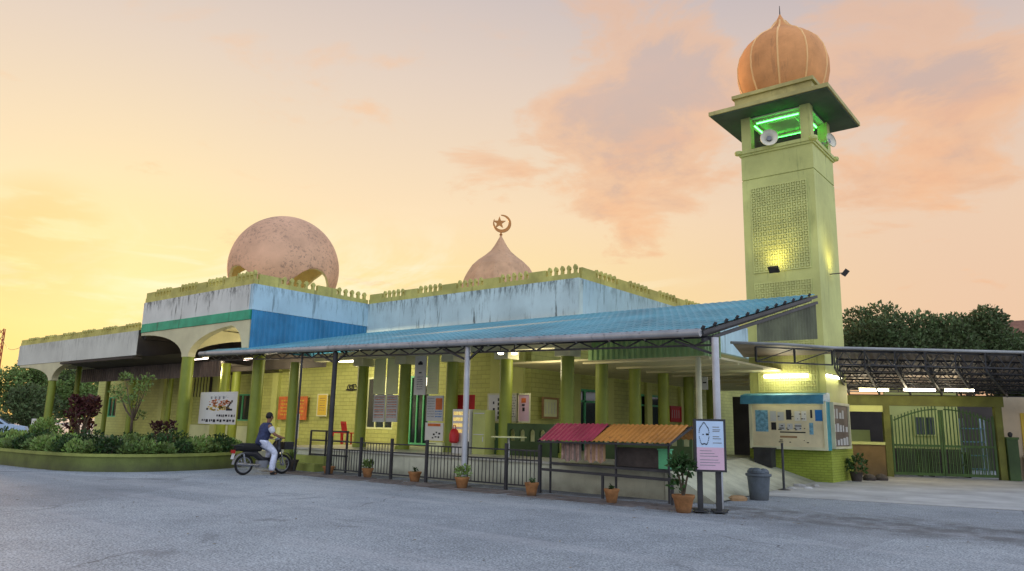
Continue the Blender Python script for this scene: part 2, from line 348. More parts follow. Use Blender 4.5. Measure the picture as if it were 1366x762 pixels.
# ------------------------------------------------------------------ ground
def ground_mat():
    m = bpy.data.materials.new('asphalt'); m.use_nodes = True; nt = NT(m.node_tree); b = nt.n['Principled BSDF']
    pos = nt.new('ShaderNodeNewGeometry').outputs['Position']
    big = nt.noise(pos, .16, 5, .6, .4); mid = nt.noise(pos, 1.1, 6, .65); fine = nt.noise(pos, 34, 4, .75); agg = nt.noise(pos, 7, 5, .75)
    c = nt.ramp(big, [(.32, (.215, .24, .262)), (.68, (.335, .365, .385))])
    c = nt.mix(.7, c, nt.ramp(mid, [(.3, (.36, .36, .36)), (.7, (.62, .62, .62))]), 'SOFT_LIGHT')
    c = nt.mix(.9, c, nt.ramp(agg, [(.3, (.34, .34, .34)), (.7, (.66, .66, .66))]), 'SOFT_LIGHT')
    c = nt.mix(.9, c, nt.ramp(fine, [(.38, (.16, .16, .16)), (.62, (.84, .84, .84))]), 'OVERLAY')
    vo = nt.new('ShaderNodeTexVoronoi', feature='DISTANCE_TO_EDGE'); nt.put(vo.inputs['Vector'], nt.mix(.35, pos, nt.noise(pos, .8, 4))); vo.inputs['Scale'].default_value = .34
    crk = nt.math('MULTIPLY', nt.math('SUBTRACT', 1.0, step(nt, vo.outputs[0], .0, .005)), step(nt, nt.noise(pos, .35, 3), .52, .60))
    c = nt.mix(nt.math('MULTIPLY', crk, .6), c, (.03, .03, .035))
    tr = nt.noise(nt.mapped(pos, (.10, 1.1, 1)), 1.0, 6, .65)
    c = nt.mix(nt.math('MULTIPLY', step(nt, tr, .48, .66), .35), c, (.40, .41, .43))
    oil = step(nt, nt.noise(pos, .45, 5, .6, .8), .60, .70); c = nt.mix(nt.math('MULTIPLY', oil, .42), c, (.05, .055, .065))
    sy = nt.new('ShaderNodeSeparateXYZ'); nt.l.new(pos, sy.inputs[0])
    contact_shade = nt.math('MULTIPLY', nt.math('MULTIPLY', step(nt, sy.outputs[1], 12.4, 14.2), step(nt, sy.outputs[1], 16.5, 15.2)), step(nt, nt.noise(pos, 1.4, 5, .7), .35, .62))  # mottled dark band along the railing: contact shadow painted into the colour
    c = nt.mix(nt.math('MULTIPLY', contact_shade, .7), c, (.06, .055, .05))
    pa = nt.new('ShaderNodeTexVoronoi'); nt.put(pa.inputs['Vector'], nt.mix(.25, pos, nt.noise(pos, .5, 3))); pa.inputs['Scale'].default_value = .16
    sc_ = nt.new('ShaderNodeSeparateColor'); nt.l.new(pa.outputs['Color'], sc_.inputs[0])
    c = nt.mix(nt.math('MULTIPLY', step(nt, sc_.outputs[0], .70, .74), .22), c, (.10, .105, .12))
    nt.put(b.inputs['Base Color'], c); b.inputs['Roughness'].default_value = .8; b.inputs['Specular IOR Level'].default_value = .25
    bp = nt.new('ShaderNodeBump'); bp.inputs['Strength'].default_value = .55; bp.inputs['Distance'].default_value = .012
    nt.put(bp.inputs['Height'], nt.math('ADD', fine, agg)); nt.l.new(bp.outputs[0], b.inputs['Normal']); return m
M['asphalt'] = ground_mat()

M['concrete'] = mat('pale_concrete', (.40, .40, .39), .8, .18, .8, .2, bscale=30)
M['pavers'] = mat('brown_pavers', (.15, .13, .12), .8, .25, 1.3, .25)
M['far'] = mat('far_ground', (.10, .11, .07), .9, .3, .1)
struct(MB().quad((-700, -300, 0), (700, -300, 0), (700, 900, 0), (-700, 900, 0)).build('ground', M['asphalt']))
a, b_, c_, d_ = onZ(1005, 661), onZ(1366, 682), Vector((6, 38, 0)), Vector((-9, 36, 0))
e_ = b_+(b_-a).normalized()*14
struct(MB().prism([(p.x, p.y, .004) for p in (a, e_, c_+Vector((14, 6, 0)), d_)], (0, 0, .02)).build('apron', M['concrete']))
mb = MB()
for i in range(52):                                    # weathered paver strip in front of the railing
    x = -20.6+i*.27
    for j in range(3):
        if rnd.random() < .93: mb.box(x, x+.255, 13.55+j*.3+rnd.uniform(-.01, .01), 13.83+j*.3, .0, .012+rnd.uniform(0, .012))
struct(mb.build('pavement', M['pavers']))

mb = MB(); rl = random.Random(21)
for _ in range(420):
    t = rl.random(); x = rl.uniform(-22, -4) if t < .7 else rl.uniform(-26, 0); y = rl.uniform(13.0, 14.7) if t < .7 else rl.uniform(5, 20)
    if y > 14.9 and x < -6.8: continue
    a = rl.uniform(0, 6.28); k = rl.uniform(.02, .05); c_, s_ = math.cos(a)*k, math.sin(a)*k; zz = .034 if (y > 13.4 and y < 14.6) or x > -6.6 else .008
    mb.add([(x-c_, y-s_, zz), (x+s_*.4, y-c_*.4, zz+.006), (x+c_, y+s_, zz+.004), (x-s_*.4, y+c_*.4, zz+.008)], [(0, 1, 2, 3)])
o = mb.build('fallen_leaves', mat('dry_leaf', (.17, .11, .05), .8, .3, 6, 0, island=.5)); o['kind'] = 'stuff'; o['label'] = 'dry leaves scattered on the asphalt by the railing'

# ------------------------------------------------------------------ mosque
mosque = thing('mosque', 'yellow green mosque with pale blue roof band, crenellated parapet and two domes', 'mosque', (-24, 20, 0))
PF, WY, RX = 14.8, 20.5, -13.35        # porch front plane, wall plane, band corner
# walls with window and door openings
def wall_run(mb, horiz, fixed, a0, a1, z0, z1, th, holes, back=1):
    holes = sorted(holes); cur = a0
    def bx(p, q, zz0, zz1):
        if q-p < .01 or zz1-zz0 < .01: return
        if horiz: mb.box(p, q, fixed, fixed+th*back, zz0, zz1)
        else: mb.box(fixed-th*back, fixed, p, q, zz0, zz1)
    for h0, h1, hz0, hz1 in holes:
        bx(cur, h0, z0, z1); bx(h0, h1, z0, hz0); bx(h0, h1, hz1, z1); cur = h1
    bx(cur, a1, z0, z1)
def window(parent, x0, x1, z0, z1, Y, frame, grid=(2, 1), glass='glass', name='window', bars=0):
    mb = MB(); t = .07
    mb.box(x0, x1, Y+.02, Y+.14, z0, z0+t); mb.box(x0, x1, Y+.02, Y+.14, z1-t, z1); mb.box(x0, x0+t, Y+.02, Y+.14, z0+t, z1-t); mb.box(x1-t, x1, Y+.02, Y+.14, z0+t, z1-t)
    for i in range(1, grid[0]): xx = x0+(x1-x0)*i/grid[0]; mb.box(xx-.03, xx+.03, Y+.03, Y+.12, z0+t, z1-t)
    for i in range(1, grid[1]): zz = z0+(z1-z0)*i/grid[1]; mb.box(x0+t, x1-t, Y+.035, Y+.115, zz-.03, zz+.03)
    o = mb.build(name, frame, parent)
    MB().quad((x0+t, Y+.08, z0+t), (x1-t, Y+.08, z0+t), (x1-t, Y+.08, z1-t), (x0+t, Y+.08, z1-t)).build('pane', M[glass], o)
    return o
def side_door(parent, y0, y1, z0, z1, X, head):
    mb = MB(); t = .09
    mb.box(X-.14, X-.02, y0, y1, z1-t, z1); mb.box(X-.14, X-.02, y0, y0+t, z0, z1-t); mb.box(X-.14, X-.02, y1-t, y1, z0, z1-t); mb.box(X-.13, X-.03, (y0+y1)/2-.05, (y0+y1)/2+.05, z0, z1-t)
    mb.box(X-.13, X-.03, y0+t, y1-t, z1-head, z1-head+.07)
    o = mb.build('door', M['green_frame'], parent)
    MB().quad((X-.08, y0+t, z0), (X-.08, y1-t, z0), (X-.08, y1-t, z1-t), (X-.08, y0+t, z1-t)).build('pane', M['glass'], o)
FL = .69
wins = [(-48.0, -46.9, 1.55, 2.75), (-34.2, -32.5, 1.5, 2.8), (-24.6, -22.4, 1.3, 3.4), (-21.8, -20.4, .75, 3.4)]
mb = MB(); wall_run(mb, True, WY, -49.5, -15.5, 0, 5.3, .25, wins); mb.build('wall', M['wall'], mosque)
doors = [(onX(762, 545, -15.5).y, onX(800, 545, -15.5).y, FL, onX(780, 519, -15.5).z), (onX(855, 545, -15.5).y, onX(884, 545, -15.5).y, FL, onX(870, 527, -15.5).z)]
mb = MB(); wall_run(mb, False, -15.5, WY+.252, 42, 0, 5.3, .25, doors); mb.build('wall', M['wall'], mosque)
for i, wn in enumerate(wins): window(mosque, *wn, WY, M['green_frame'] if i != 2 else M['pale'], (2, 1) if i < 2 else (4, 1))
for d in doors: side_door(mosque, *d, -15.5, .5)
mb = MB(); mb.box(-49.5, -15.8, 26.0, 26.2, 0, 5.3); mb.build('partition', M['wall_green'], mosque)
mb = MB(); mb.box(-49.7, -49.5, WY, 34, 0, 5.3); mb.build('wall', M['wall_plain'], mosque)
for x in (-44.6, -41.2, -38.2, -35.6, -30.4, -19.2, -17.0):          # pilasters
    MB().box(x-.22, x+.22, WY-.16, WY-.003, 0, 4.3).build('pilaster', M['wall_plain'], mosque)
for x in (-16.02, ):
    MB().box(x-.25, x+.27, WY-.12, WY-.003, FL, 5.2).build('pilaster', M['wall_plain'], mosque)
for y in (23.2, 25.6, 28.8, 32):
    MB().box(-15.497, -15.36, y-.22, y+.22, FL, 5.2).build('pilaster', M['wall_plain'], mosque)
MB().box(-40.9, -29.9, WY-.05, WY-.004, 0, 1.25).build('dado', M['pale'], mosque)
# arched niches with bars beside the banner
for x0, x1 in ((-38.0, -36.2), (-35.3, -33.7)):
    mb = MB(); xm = (x0+x1)/2; r = (x1-x0)/2; y = WY-.02
    pts = [(x0, y, 2.7)]+[(xm-r*math.cos(math.pi*k/12), y, 3.5+r*.8*math.sin(math.pi*k/12)) for k in range(13)]+[(x1, y, 2.7)]
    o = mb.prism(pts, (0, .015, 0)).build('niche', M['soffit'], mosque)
    mb = MB()
    for k in range(1, 6): xx = x0+(x1-x0)*k/6; mb.box(xx-.05, xx+.05, y-.07, y-.005, 2.7, 3.5+.8*r*math.sqrt(max(0, 1-((xx-xm)/r)**2)))
    mb.build('bars', M['wall_plain'], o)
# verandah platform with steps
mb = MB(); mb.prism([(-23.2, 15.45, 0), (-7.9, 15.45, 0), (-9.5, 24.7, 0), (-9.5, 26.5, 0), (-23.2, 26.5, 0)], (0, 0, FL-.06)); mb.prism([(-23.25, 15.4, FL-.06), (-7.88, 15.4, FL-.06), (-9.48, 24.7, FL-.06), (-9.48, 26.55, FL-.06), (-23.25, 26.55, FL-.06)], (0, 0, .06), 1)
t0, t1, b0_, b1_ = Vector((-7.875, 15.42, FL-.01)), Vector((-9.475, 24.70, FL-.01)), Vector((-6.75, 15.5, .03)), Vector((-7.4, 24.72, .03)); N_ = 12
for i in range(N_):                                    # sloping apron down to the yard
    f0, f1 = i/N_, (i+1)/N_; A_, B_, C_, D_ = t0+(t1-t0)*f0, t0+(t1-t0)*f1, b0_+(b1_-b0_)*f1, b0_+(b1_-b0_)*f0; mb.quad(A_, B_, C_, D_, 0)
mb.add([t0, b0_, (t0.x, t0.y, 0), (b0_.x, b0_.y, 0)], [(0, 1, 3, 2)], 0)
mb.box(-49, -23.25, 16.2, WY-.003, 0, .45)
mb.build('platform', [M['platform'], M['tile']], mosque)
mb = MB(); mb.box(-22.2, -19.6, 14.75, 15.1, 0, .23); mb.box(-22.2, -19.6, 15.1, 15.4, 0, .46); mb.build('steps', M['kerb_top'], mosque)
# verandah columns with caps and the beam they carry
def column(x, y, z0, z1, r, cap=True, fl=None):
    o = MB().lathe([(r*1.25, 0), (r*1.25, .12), (r, .16), (r*.96, z1-z0)], (x, y, z0), 20).build('column', M['column'], mosque, True)
    if cap: MB().box(x-r*1.35, x+r*1.35, y-r*1.35, y+r*1.35, z1-.26, z1).build('cap', M['cap'], o)
for x in (-20.9, -18.7, -16.5, -14.26, -12.0): column(x, 17.6, FL, 3.8, .2)
for y in (19.45, 21.5, 23.5, 25.5, 27.5): column(-12.0, y, FL, 3.5, .2, False)
mb = MB(); mb.box(-23.6, -11.75, 17.42, 17.78, 3.8, 4.08); mb.box(-12.2, -11.8, 17.79, 18.55, 3.8, 4.08); mb.build('beam', M['cap'], mosque)
# dark green balustrade with arched openings
def balustrade(x0, x1, Y, z0, z1):
    mb = MB(); n = int((x1-x0)/.34); p = (x1-x0)/n
    mb.box(x0, x1, Y, Y+.09, z0, z0+.42); mb.box(x0, x1, Y, Y+.09, z1-.16, z1)
    for i in range(n+1): xx = x0+i*p; mb.box(max(x0, xx-.08), min(x1, xx+.08), Y, Y+.09, z0+.42, z1-.16)
    for i in range(n):
        xa, xb = x0+i*p+.08, x0+(i+1)*p-.08; r = (xb-xa)/2; xm = (xa+xb)/2; zt = z1-.16
        for s in (-1, 1):
            pts = [(xm+s*r, Y, zt-r), (xm+s*r, Y, zt)]+[(xm+s*r*math.sin(k*math.pi/10), Y, zt-r+r*math.cos(k*math.pi/10)) for k in range(5)]
            mb.prism(pts, (0, .09, 0))
    mb.build('balustrade', M['bal'], mosque)
    mb = MB(); mb.box(x0, x1, Y+.55, Y+.6, z0, z1-.1); mb.build('panel', M['pale'], mosque)
balustrade(-15.2, -12.25, 17.5, FL, 1.62)
balustrade(-11.75, -8.6, 18.4, FL, 1.55)
# roof band
mb = MB(); mb.box(-24.0, RX, 20.2, 20.45, 5.15, 6.45); mb.build('roof_band', M['band'], mosque)
mb = MB(); mb.box(RX-.25, RX, 20.452, 44, 5.0, 6.45); mb.build('roof_band', M['band_blue'], mosque)
mb = MB(); mb.box(-50, RX-.252, 20.46, 44, 5.9, 6.2); mb.build('roof_slab', M['slab'], mosque)
mb = MB(); mb.box(-15.49, RX-.26, 20.47, 44, 5.0, 5.15); mb.build('soffit', M['cream'], mosque)
# crenellated parapet
def parapet(p0, p1, z, name='parapet', h=.46, th=.14, mt='parapet', seed=0):
    p0, p1 = Vector((*p0, 0)), Vector((*p1, 0)); d = p1-p0; Ln = d.length; d.normalize(); n = Vector((-d.y, d.x, 0)); mb = MB()
    def slab(a, b, za, zb, t=th): mb.obox(p0+d*(a+b)/2+Vector((0, 0, (za+zb)/2)), d*(b-a)/2, n*t/2, Vector((0, 0, (zb-za)/2)))
    slab(0, Ln, z, z+h*.38, th+.02)
    unit = 2.3; k = max(1, round(Ln/unit)); u = Ln/k
    for i in range(k):
        s0 = i*u; bw = .85*u/2.3
        slab(s0+.03, s0+bw, z+h*.38+.001, z+h*.86, th)
        m = 5; q = (u-bw)/m
        for j in range(m):
            c = s0+bw+q*(j+.5); ww = q*.25; zb = z+h*.38; ht = h*.66*(1+.04*math.sin(i*7+j*3))
            prof = [(-ww*.8, 0), (ww*.8, 0), (ww*.6, ht*.2), (ww*.6, ht*.45), (ww*1.05, ht*.58), (ww*.85, ht*.8), (0, ht*1.02), (-ww*.85, ht*.8), (-ww*1.05, ht*.58), (-ww*.6, ht*.45), (-ww*.6, ht*.2)]
            mb.prism([p0+d*(c+x)-n*th*.4+Vector((0, 0, zb+y)) for x, y in prof], n*th*.8)
    mb.build(name, M[mt], mosque)
parapet((-23.9, 20.28), (RX-.05, 20.28), 6.45)
parapet((RX-.08, 20.4), (RX-.08, 44), 6.45)
# porch
PX0, PX1 = -32.35, -23.93
mb = MB(); mb.box(PX0, PX1-.2, PF, PF+.22, 5.5, 6.45); mb.build('porch_band', M['band_white'], mosque)
mb = MB(); mb.box(PX1-.198, PX1+.02, PF-.004, 20.198, 5.5, 6.45); mb.build('porch_band', M['band_blue'], mosque)
MB().box(PX0-.02, PX0+.2, PF+.222, 20.2, 5.5, 6.45).build('porch_band', M['band_white'], mosque)
mb = MB(); mb.box(PX0+.2, PX1-.2, PF+.23, 20.45, 6.1, 6.3); mb.build('porch_roof', M['cap'], mosque)
mb = MB(); mb.corr((PX1+.005, PF+.01, 4.0), (PX1+.005, 20.19, 4.0), (PX1+.005, PF+.01, 5.49), .22, .035); mb.build('cladding', M['blue_sheet'], mosque)
mb = MB(); mb.box(PX0+.1, PX1-.05, PF-.05, PF+.2, 5.14, 5.495); mb.build('porch_beam', M['green_beam'], mosque)
def arch_plate(a0, a1, cx, halfw, zc, zt, mk, th):
    """flared plate over one column: mk(s, z) gives a point, s runs along the arch"""
    pts = [mk(cx-halfw, zc)]
    for k in range(0, 11):
        t = k/10*math.pi/2; pts.append(mk(cx-halfw-(cx-halfw-a0)*(1-math.cos(t))*1.0 if True else 0, zc+(zt-.12-zc)*math.sin(t)))
    pts += [mk(a0, zt), mk(a1, zt)]
    for k in range(10, -1, -1):
        t = k/10*math.pi/2; pts.append(mk(cx+halfw+(a1-cx-halfw)*(1-math.cos(t)), zc+(zt-.12-zc)*math.sin(t)))
    pts.append(mk(cx+halfw, zc))
    return pts
CXP = -28.37
mb = MB(); mb.prism(arch_plate(PX0+.1, -24.55, CXP, .24, 3.95, 5.13, lambda s, zz: (s, PF-.02, zz), .2), (0, .3, 0))
mb.prism(arch_plate(-25.35, PX1-.05, -24.15, .2, 3.95, 5.13, lambda s, zz: (s, PF-.015, zz), .2), (0, .29, 0))
mb.build('porch_arch', M['cream'], mosque)
mb = MB(); mb.prism(arch_plate(PF+.4, 20.4, PF+.15, .01, 3.95, 5.12, lambda s, zz: (CXP-.15, max(s, PF+.3), zz), .2), (.3, 0, 0)); mb.build('porch_arch', M['cream'], mosque)
mb = MB(); mb.box(PX0+.2, PX1-.25, PF+.3, 20.4, 5.16, 5.3); mb.build('porch_ceiling', M['cream'], mosque)
column(CXP, PF+.14, 0, 3.95, .24, False); column(-24.0, PF+.52, 0, 3.95, .22, False); column(-21.9, PF+.6, 0, 3.55, .17, False)
column(-29.9, 17.5, 0, 3.95, .2, False); column(-31.5, 19, 0, 3.95, .2, False)
parapet((PX0+.05, PF+.1), (PX1-.02, PF+.1), 6.45, h=.5); parapet((PX1-.1, PF+.2), (PX1-.1, 20.2), 6.45)
# low wing to the far end
WX0 = -46.4
mb = MB(); mb.box(WX0, PX0-.25, PF, PF+.25, 4.2, 5.27); mb.box(WX0, WX0+.25, PF+.252, 20.4, 4.2, 5.27); mb.build('wing_band', M['wing_band'], mosque)
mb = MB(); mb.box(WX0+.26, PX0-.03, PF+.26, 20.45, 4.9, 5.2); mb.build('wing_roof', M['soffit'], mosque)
parapet((WX0+.05, PF+.1), (PX0-.3, PF+.1), 5.27, h=.36)
mb = MB(); mb.prism(arch_plate(WX0+.4, -39.6, -41.7, .2, 3.3, 4.19, lambda s, zz: (s, PF+.02, zz), .2), (0, .3, 0)); mb.build('wing_arch', M['cream'], mosque)
column(-41.7, PF+.17, 0, 3.3, .18, False)
for x, y in ((-43.9, 17), (-38.5, 17.5), (-46.0, 19.5), (-36.4, 18.4)): column(x, y, 0, 4.3, .13, False)
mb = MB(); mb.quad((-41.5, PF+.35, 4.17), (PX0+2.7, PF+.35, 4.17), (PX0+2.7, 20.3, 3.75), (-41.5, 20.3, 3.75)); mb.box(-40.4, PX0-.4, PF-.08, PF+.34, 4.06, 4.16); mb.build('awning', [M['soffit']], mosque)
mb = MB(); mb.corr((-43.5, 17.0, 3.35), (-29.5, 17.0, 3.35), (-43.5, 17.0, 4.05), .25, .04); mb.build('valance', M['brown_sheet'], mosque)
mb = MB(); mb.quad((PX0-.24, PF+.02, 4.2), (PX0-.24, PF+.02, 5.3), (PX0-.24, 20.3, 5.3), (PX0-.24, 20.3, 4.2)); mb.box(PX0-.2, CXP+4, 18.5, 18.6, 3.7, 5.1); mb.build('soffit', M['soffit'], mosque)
# domes
def boolean_dome():
    c = EYE+sight(379, 360)*31.9; rad = 2.31
    def tmp(b): m = b.build('t', M['dome_pink']); return m
    prof = [(rad*math.cos(R(a)), rad*math.sin(R(a))) for a in range(-52, 90, 4)]+[(.02, rad)]
    s = MB().lathe(prof, (0, 0, 0), 64); inn = [(r*.95, zz*.95) for r, zz in prof]
    o = s.build('dome', M['dome_pink'], None, True)
    sol = o.modifiers.new('s', 'SOLIDIFY'); sol.thickness = .12
    bm = bmesh.new(); bm.from_mesh(o.data); bmesh.ops.delete(bm, geom=[f for f in bm.faces if len(f.verts) > 8], context='FACES'); bm.to_mesh(o.data); bm.free()
    cut = MB(); zb = -1.95
    for ax in range(4):
        pts = []; kx = 1 if ax < 2 else 1.3  # far-side openings, out of view, cut larger to let light into the dome
        for k in range(25):
            t = 2*math.pi*k/24; u, v = 1.22*kx*math.cos(t), zb+1.72*kx*math.sin(t)*(1 if math.sin(t) > 0 else .6)
            pts.append((u, -4 if ax < 2 else 0, v) if ax % 2 == 0 else (-4, u, v))
        pts = pts[:-1]; cut.prism(pts, (0, 8 if ax < 2 else 4, 0) if ax % 2 == 0 else (8 if ax < 2 else 4, 0, 0))
        k = cut.build('cut', M['dome_in']); cut = MB()
        bo = o.modifiers.new('b', 'BOOLEAN'); bo.object = k; bo.operation = 'DIFFERENCE'; bo.solver = 'EXACT'
    dg = bpy.context.evaluated_depsgraph_get(); me = bpy.data.meshes.new_from_object(o.evaluated_get(dg))
    for ob in [x for x in col.objects if x.name.startswith('cut')]: bpy.data.objects.remove(ob)
    o.modifiers.clear(); o.data = me; o.data.name = 'dome'
    me.materials.clear(); me.materials.append(M['dome_pink']); me.materials.append(M['dome_in'])
    for p in me.polygons:
        n, q = p.normal, p.center
        p.material_index = 0 if q.length > rad*.975 and n.dot(q.normalized()) > .5 else 1; p.use_smooth = p.material_index == 0
    o.parent = mosque; o.location = c-mosque.location; o['_o'] = tuple(c)
    mb = MB(); mb.lathe([(1.5, 6.2), (1.5, 6.75), (1.42, 6.8)], (c.x, c.y, 0), 40); mb.build('drum', M['cream'], mosque, True)
    return o
boolean_dome()
def crescent(mb, c, r, axis):
    pts = []
    N = 28
    for k in range(N+1):
        t = R(100)-R(310)*k/N; pts.append((r*math.cos(t), r*math.sin(t)))
    for k in range(N, -1, -1):
        t = R(100)-R(310)*k/N; rr = r-.30*r*math.sin(math.pi*k/N)**.8-.02
        pts.append((rr*math.cos(t), rr*math.sin(t)))
    a = Vector(axis); n = a.cross(Vector((0, 0, 1)))
    P3 = [Vector(c)+a*x+Vector((0, 0, y))-n*.05 for x, y in pts]
    K = N+1
    for i in range(N): mb.prism([P3[i], P3[i+1], P3[2*K-2-i], P3[2*K-1-i]], n*.1)
def star(mb, c, r, axis):
    a = Vector(axis); n = a.cross(Vector((0, 0, 1)))
    pts = []
    for k in range(10):
        t = R(90)+k*R(36); rr = r if k % 2 == 0 else r*.4; pts.append(Vector(c)+a*rr*math.cos(t)+Vector((0, 0, rr*math.sin(t)))-n*.04)
    for k in range(10): mb.prism([Vector(c)-n*.04, pts[k], pts[(k+1) % 10]], n*.08)
c2 = Vector((-24.9, 30, 0)); zt = 11.6
prof = [(2.1, 6.2), (2.1, 7.6), (2.22, 8.1), (2.17, 8.7), (1.99, 9.2), (1.84, 9.5), (1.58, 9.92), (1.24, 10.25), (.86, 10.54), (.57, 10.80), (.37, 11.08), (.21, 11.36), (.08, 11.6), (.05, 11.7)]
dm = MB().lathe(prof, c2, 12).build('dome', M['dome_tan'], mosque)
fin = MB(); fin.tube([c2+Vector((0, 0, 11.6)), c2+Vector((0, 0, 11.9))], .05); fin.lathe([(.02, 0), (.1, .06), (.02, .14)], c2+Vector((0, 0, 11.68)), 12)
ax = Vector((.78, .62, 0)); crescent(fin, c2+ax*.05+Vector((0, 0, 12.37)), .5, ax); star(fin, c2-ax*.10+Vector((0, 0, 12.42)), .36, ax); fin.build('finial', M['gold'], dm)

# ------------------------------------------------------------------ entrance canopy
can = thing('entrance_canopy', 'long blue metal lean-to canopy on grey posts along the mosque front', 'canopy', (-12, 14.2, 0))
FR, FLft = onY(935, 440, 14.2), onY(270, 470, 14.2); BR = Vector((-5.75, 20.0, 5.13)); BL = Vector((-24.0, 20.05, 5.18)); FLm = onY(334, 466, 14.2)
FLm.x = -24.0
def lerp(a, b, t): return a+(b-a)*t
mb = MB(); nrib = 86; vs = []; fs = []; rows = 17
for j in range(rows+1):
    for i in range(nrib*4+1):
        u = i/(nrib*4); v = j/rows; p = lerp(lerp(FLm, FR, u), lerp(BL, BR, u), v); h = (0, .028, .04, .028)[i % 4]
        vs.append(p+Vector((0, 0, h+.02*(1-(v*rows) % 1))))
k = nrib*4+1
# tile-profile steps: each row is a small drop
vs = []; idx = []
for j in range(rows):
    for e in (0, 1):
        v = (j+e)/rows
        for i in range(k):
            u = i/(nrib*4); p = lerp(lerp(FLm, FR, u), lerp(BL, BR, u), v); h = (0, .018, .026, .018)[i % 4]
            vs.append(p+Vector((0, 0, h+(.009 if e == 0 else 0))))
for r_ in range(rows*2-1):
    for i in range(k-1): fs.append((r_*k+i, r_*k+i+1, (r_+1)*k+i+1, (r_+1)*k+i))
mb.add(vs, fs)
q0, q1 = FLft, FLm
mb.add([q0+Vector((0, 0, .02)), q1+Vector((0, 0, .02)), Vector((q1.x, 14.78, q1.z+.17)), Vector((q0.x, 14.78, q0.z+.17))], [(0, 1, 2, 3)])
mb.build('roof_sheet', M['roof_blue'], can, True)
mb = MB(); dn = Vector((0, 0, -.05)); mb.quad(FLm+dn, FR+dn, BR+dn, BL+dn); mb.build('roof_lining', M['roof_under'], can)
mb = MB(); mb.tube([FLft+Vector((0, -.08, -.07)), FR+Vector((.02, -.08, -.07))], .085, 10)
for i in range(22):
    p = lerp(FLft, FR, (i+.5)/22); mb.bar(p+Vector((0, -.17, -.02)), p+Vector((0, .1, -.16)), .03, .03)
mb.build('gutter', M['gutter'], can, True)
mb = MB()                                                # rake purlin ends
for e in (0, -.16): mb.bar(FR+Vector((.03, 0, e-.06)), BR+Vector((.03, 0, e-.06)), .06, .07)
for i in range(12):
    p = lerp(FR, BR, (i+.5)/12); mb.bar(p+Vector((-.02, -.2, -.05)), p+Vector((.03, -.2, .02)), .10, .03)
mb.build('rake', M['dark_steel'], can)
mb = MB()                                                # gable sheeting under the rake, next to the minaret
A0, B0 = lerp(FR, BR, .42), BR; mb.corr((A0.x+.0, A0.y, 3.95), (B0.x, B0.y, 3.95), (A0.x, A0.y, 3.955), .25, .03)
mb = MB(); n = 40
for i in range(n):
    p, q = lerp(A0, B0, i/n), lerp(A0, B0, (i+1)/n); o_ = Vector((.03*(i % 2), 0, 0)); o2 = Vector((.03*((i+1) % 2), 0, 0))
    mb.quad(Vector((p.x, p.y, 3.55+.4*i/n))+o_, Vector((q.x, q.y, 3.55+.4*(i+1)/n))+o2, q+Vector((0, 0, -.24))+o2, p+Vector((0, 0, -.24))+o_)
mb.build('gable_sheet', M['lattice_net'], can)
posts = []
for px in (957, 621, 442, 397):
    p = onY(px, 560, 14.3); t = (p.x-FLft.x)/(FR.x-FLft.x); zt = lerp(FLft, FR, t).z-.16; r = .075 if px != 397 else .035
    o = MB().tube([(p.x, 14.3, 0), (p.x, 14.3, zt)], r, 14).build('post', M['post'] if px in (957, 621) else M['dark_steel'], can, True)
    mb = MB()
    if px != 397:
        mb.box(p.x-.13, p.x+.13, 14.17, 14.43, .003, .03)
        mb.bar((p.x, 14.32, zt-.35), (p.x-.9, 14.32, zt-.02), .05, .05); mb.bar((p.x, 14.32, zt-.35), (p.x+.5 if px != 957 else p.x-.1, 14.32, zt-.02), .05, .05)
        mb.build('bracket', M['dark_steel'], o)
    posts.append((p.x, zt))
for a, b in ((FLft.x+.3, -18.4), (-18.2, -13.0), (-12.8, -6.2)):       # light trusses behind the gutter
    mb = MB(); n = int((b-a)/.8)
    za = lambda x: lerp(FLft, FR, (x-FLft.x)/(FR.x-FLft.x)).z-.13
    mb.bar((a, 14.4, za(a)), (b, 14.4, za(b)), .05, .05); mb.bar((a, 14.4, za(a)-.17), (b, 14.4, za(b)-.17), .04, .04)
    for i in range(n):
        x0 = a+(b-a)*i/n; x1 = a+(b-a)*(i+.5)/n; x2 = a+(b-a)*(i+1)/n
        mb.bar((x0, 14.4, za(x0)), (x1, 14.4, za(x1)-.17), .03, .03); mb.bar((x1, 14.4, za(x1)-.17), (x2, 14.4, za(x2)), .03, .03)
    mb.build('truss', M['dark_steel'], can)
mb = MB()
for i in range(9):
    x = -22.5+i*2.0; t = (x-FLm.x)/(FR.x-FLm.x); p, q = lerp(FLm, FR, t), lerp(BL, BR, t); mb.bar(p+Vector((0, .1, -.12)), q+Vector((0, 0, -.12)), .05, .09)
mb.build('rafters', M['dark_steel'], can)
# side walkway ceiling with green sheet fascia
wk = thing('walkway_ceiling', 'cream walkway ceiling behind a green corrugated fascia under the canopy', 'ceiling', (-10, 18.6, 3.5))
mb = MB(); mb.corr((-11.95, 18.6, 3.5), (-8.25, 18.6, 3.5), (-11.95, 18.6, 4.25), .17, .03); mb.corr((-8.25, 18.6, 3.5), (-8.25, 19.6, 3.5), (-8.25, 18.6, 4.25), .17, .03); mb.build('fascia', M['fascia_green'], wk)
mb = MB(); mb.box(-15.4, -8.3, 18.65, 36, 3.5, 3.56)
for y in range(19, 36, 2): mb.box(-12.4, -8.32, y, y+.12, 3.44, 3.498)
mb.build('ceiling_board', M['ceiling'], wk)
MB().tube([(-8.6, 18.9, FL), (-8.6, 18.9, 3.5)], .08, 12).build('support_post', M['cap'], wk, True)

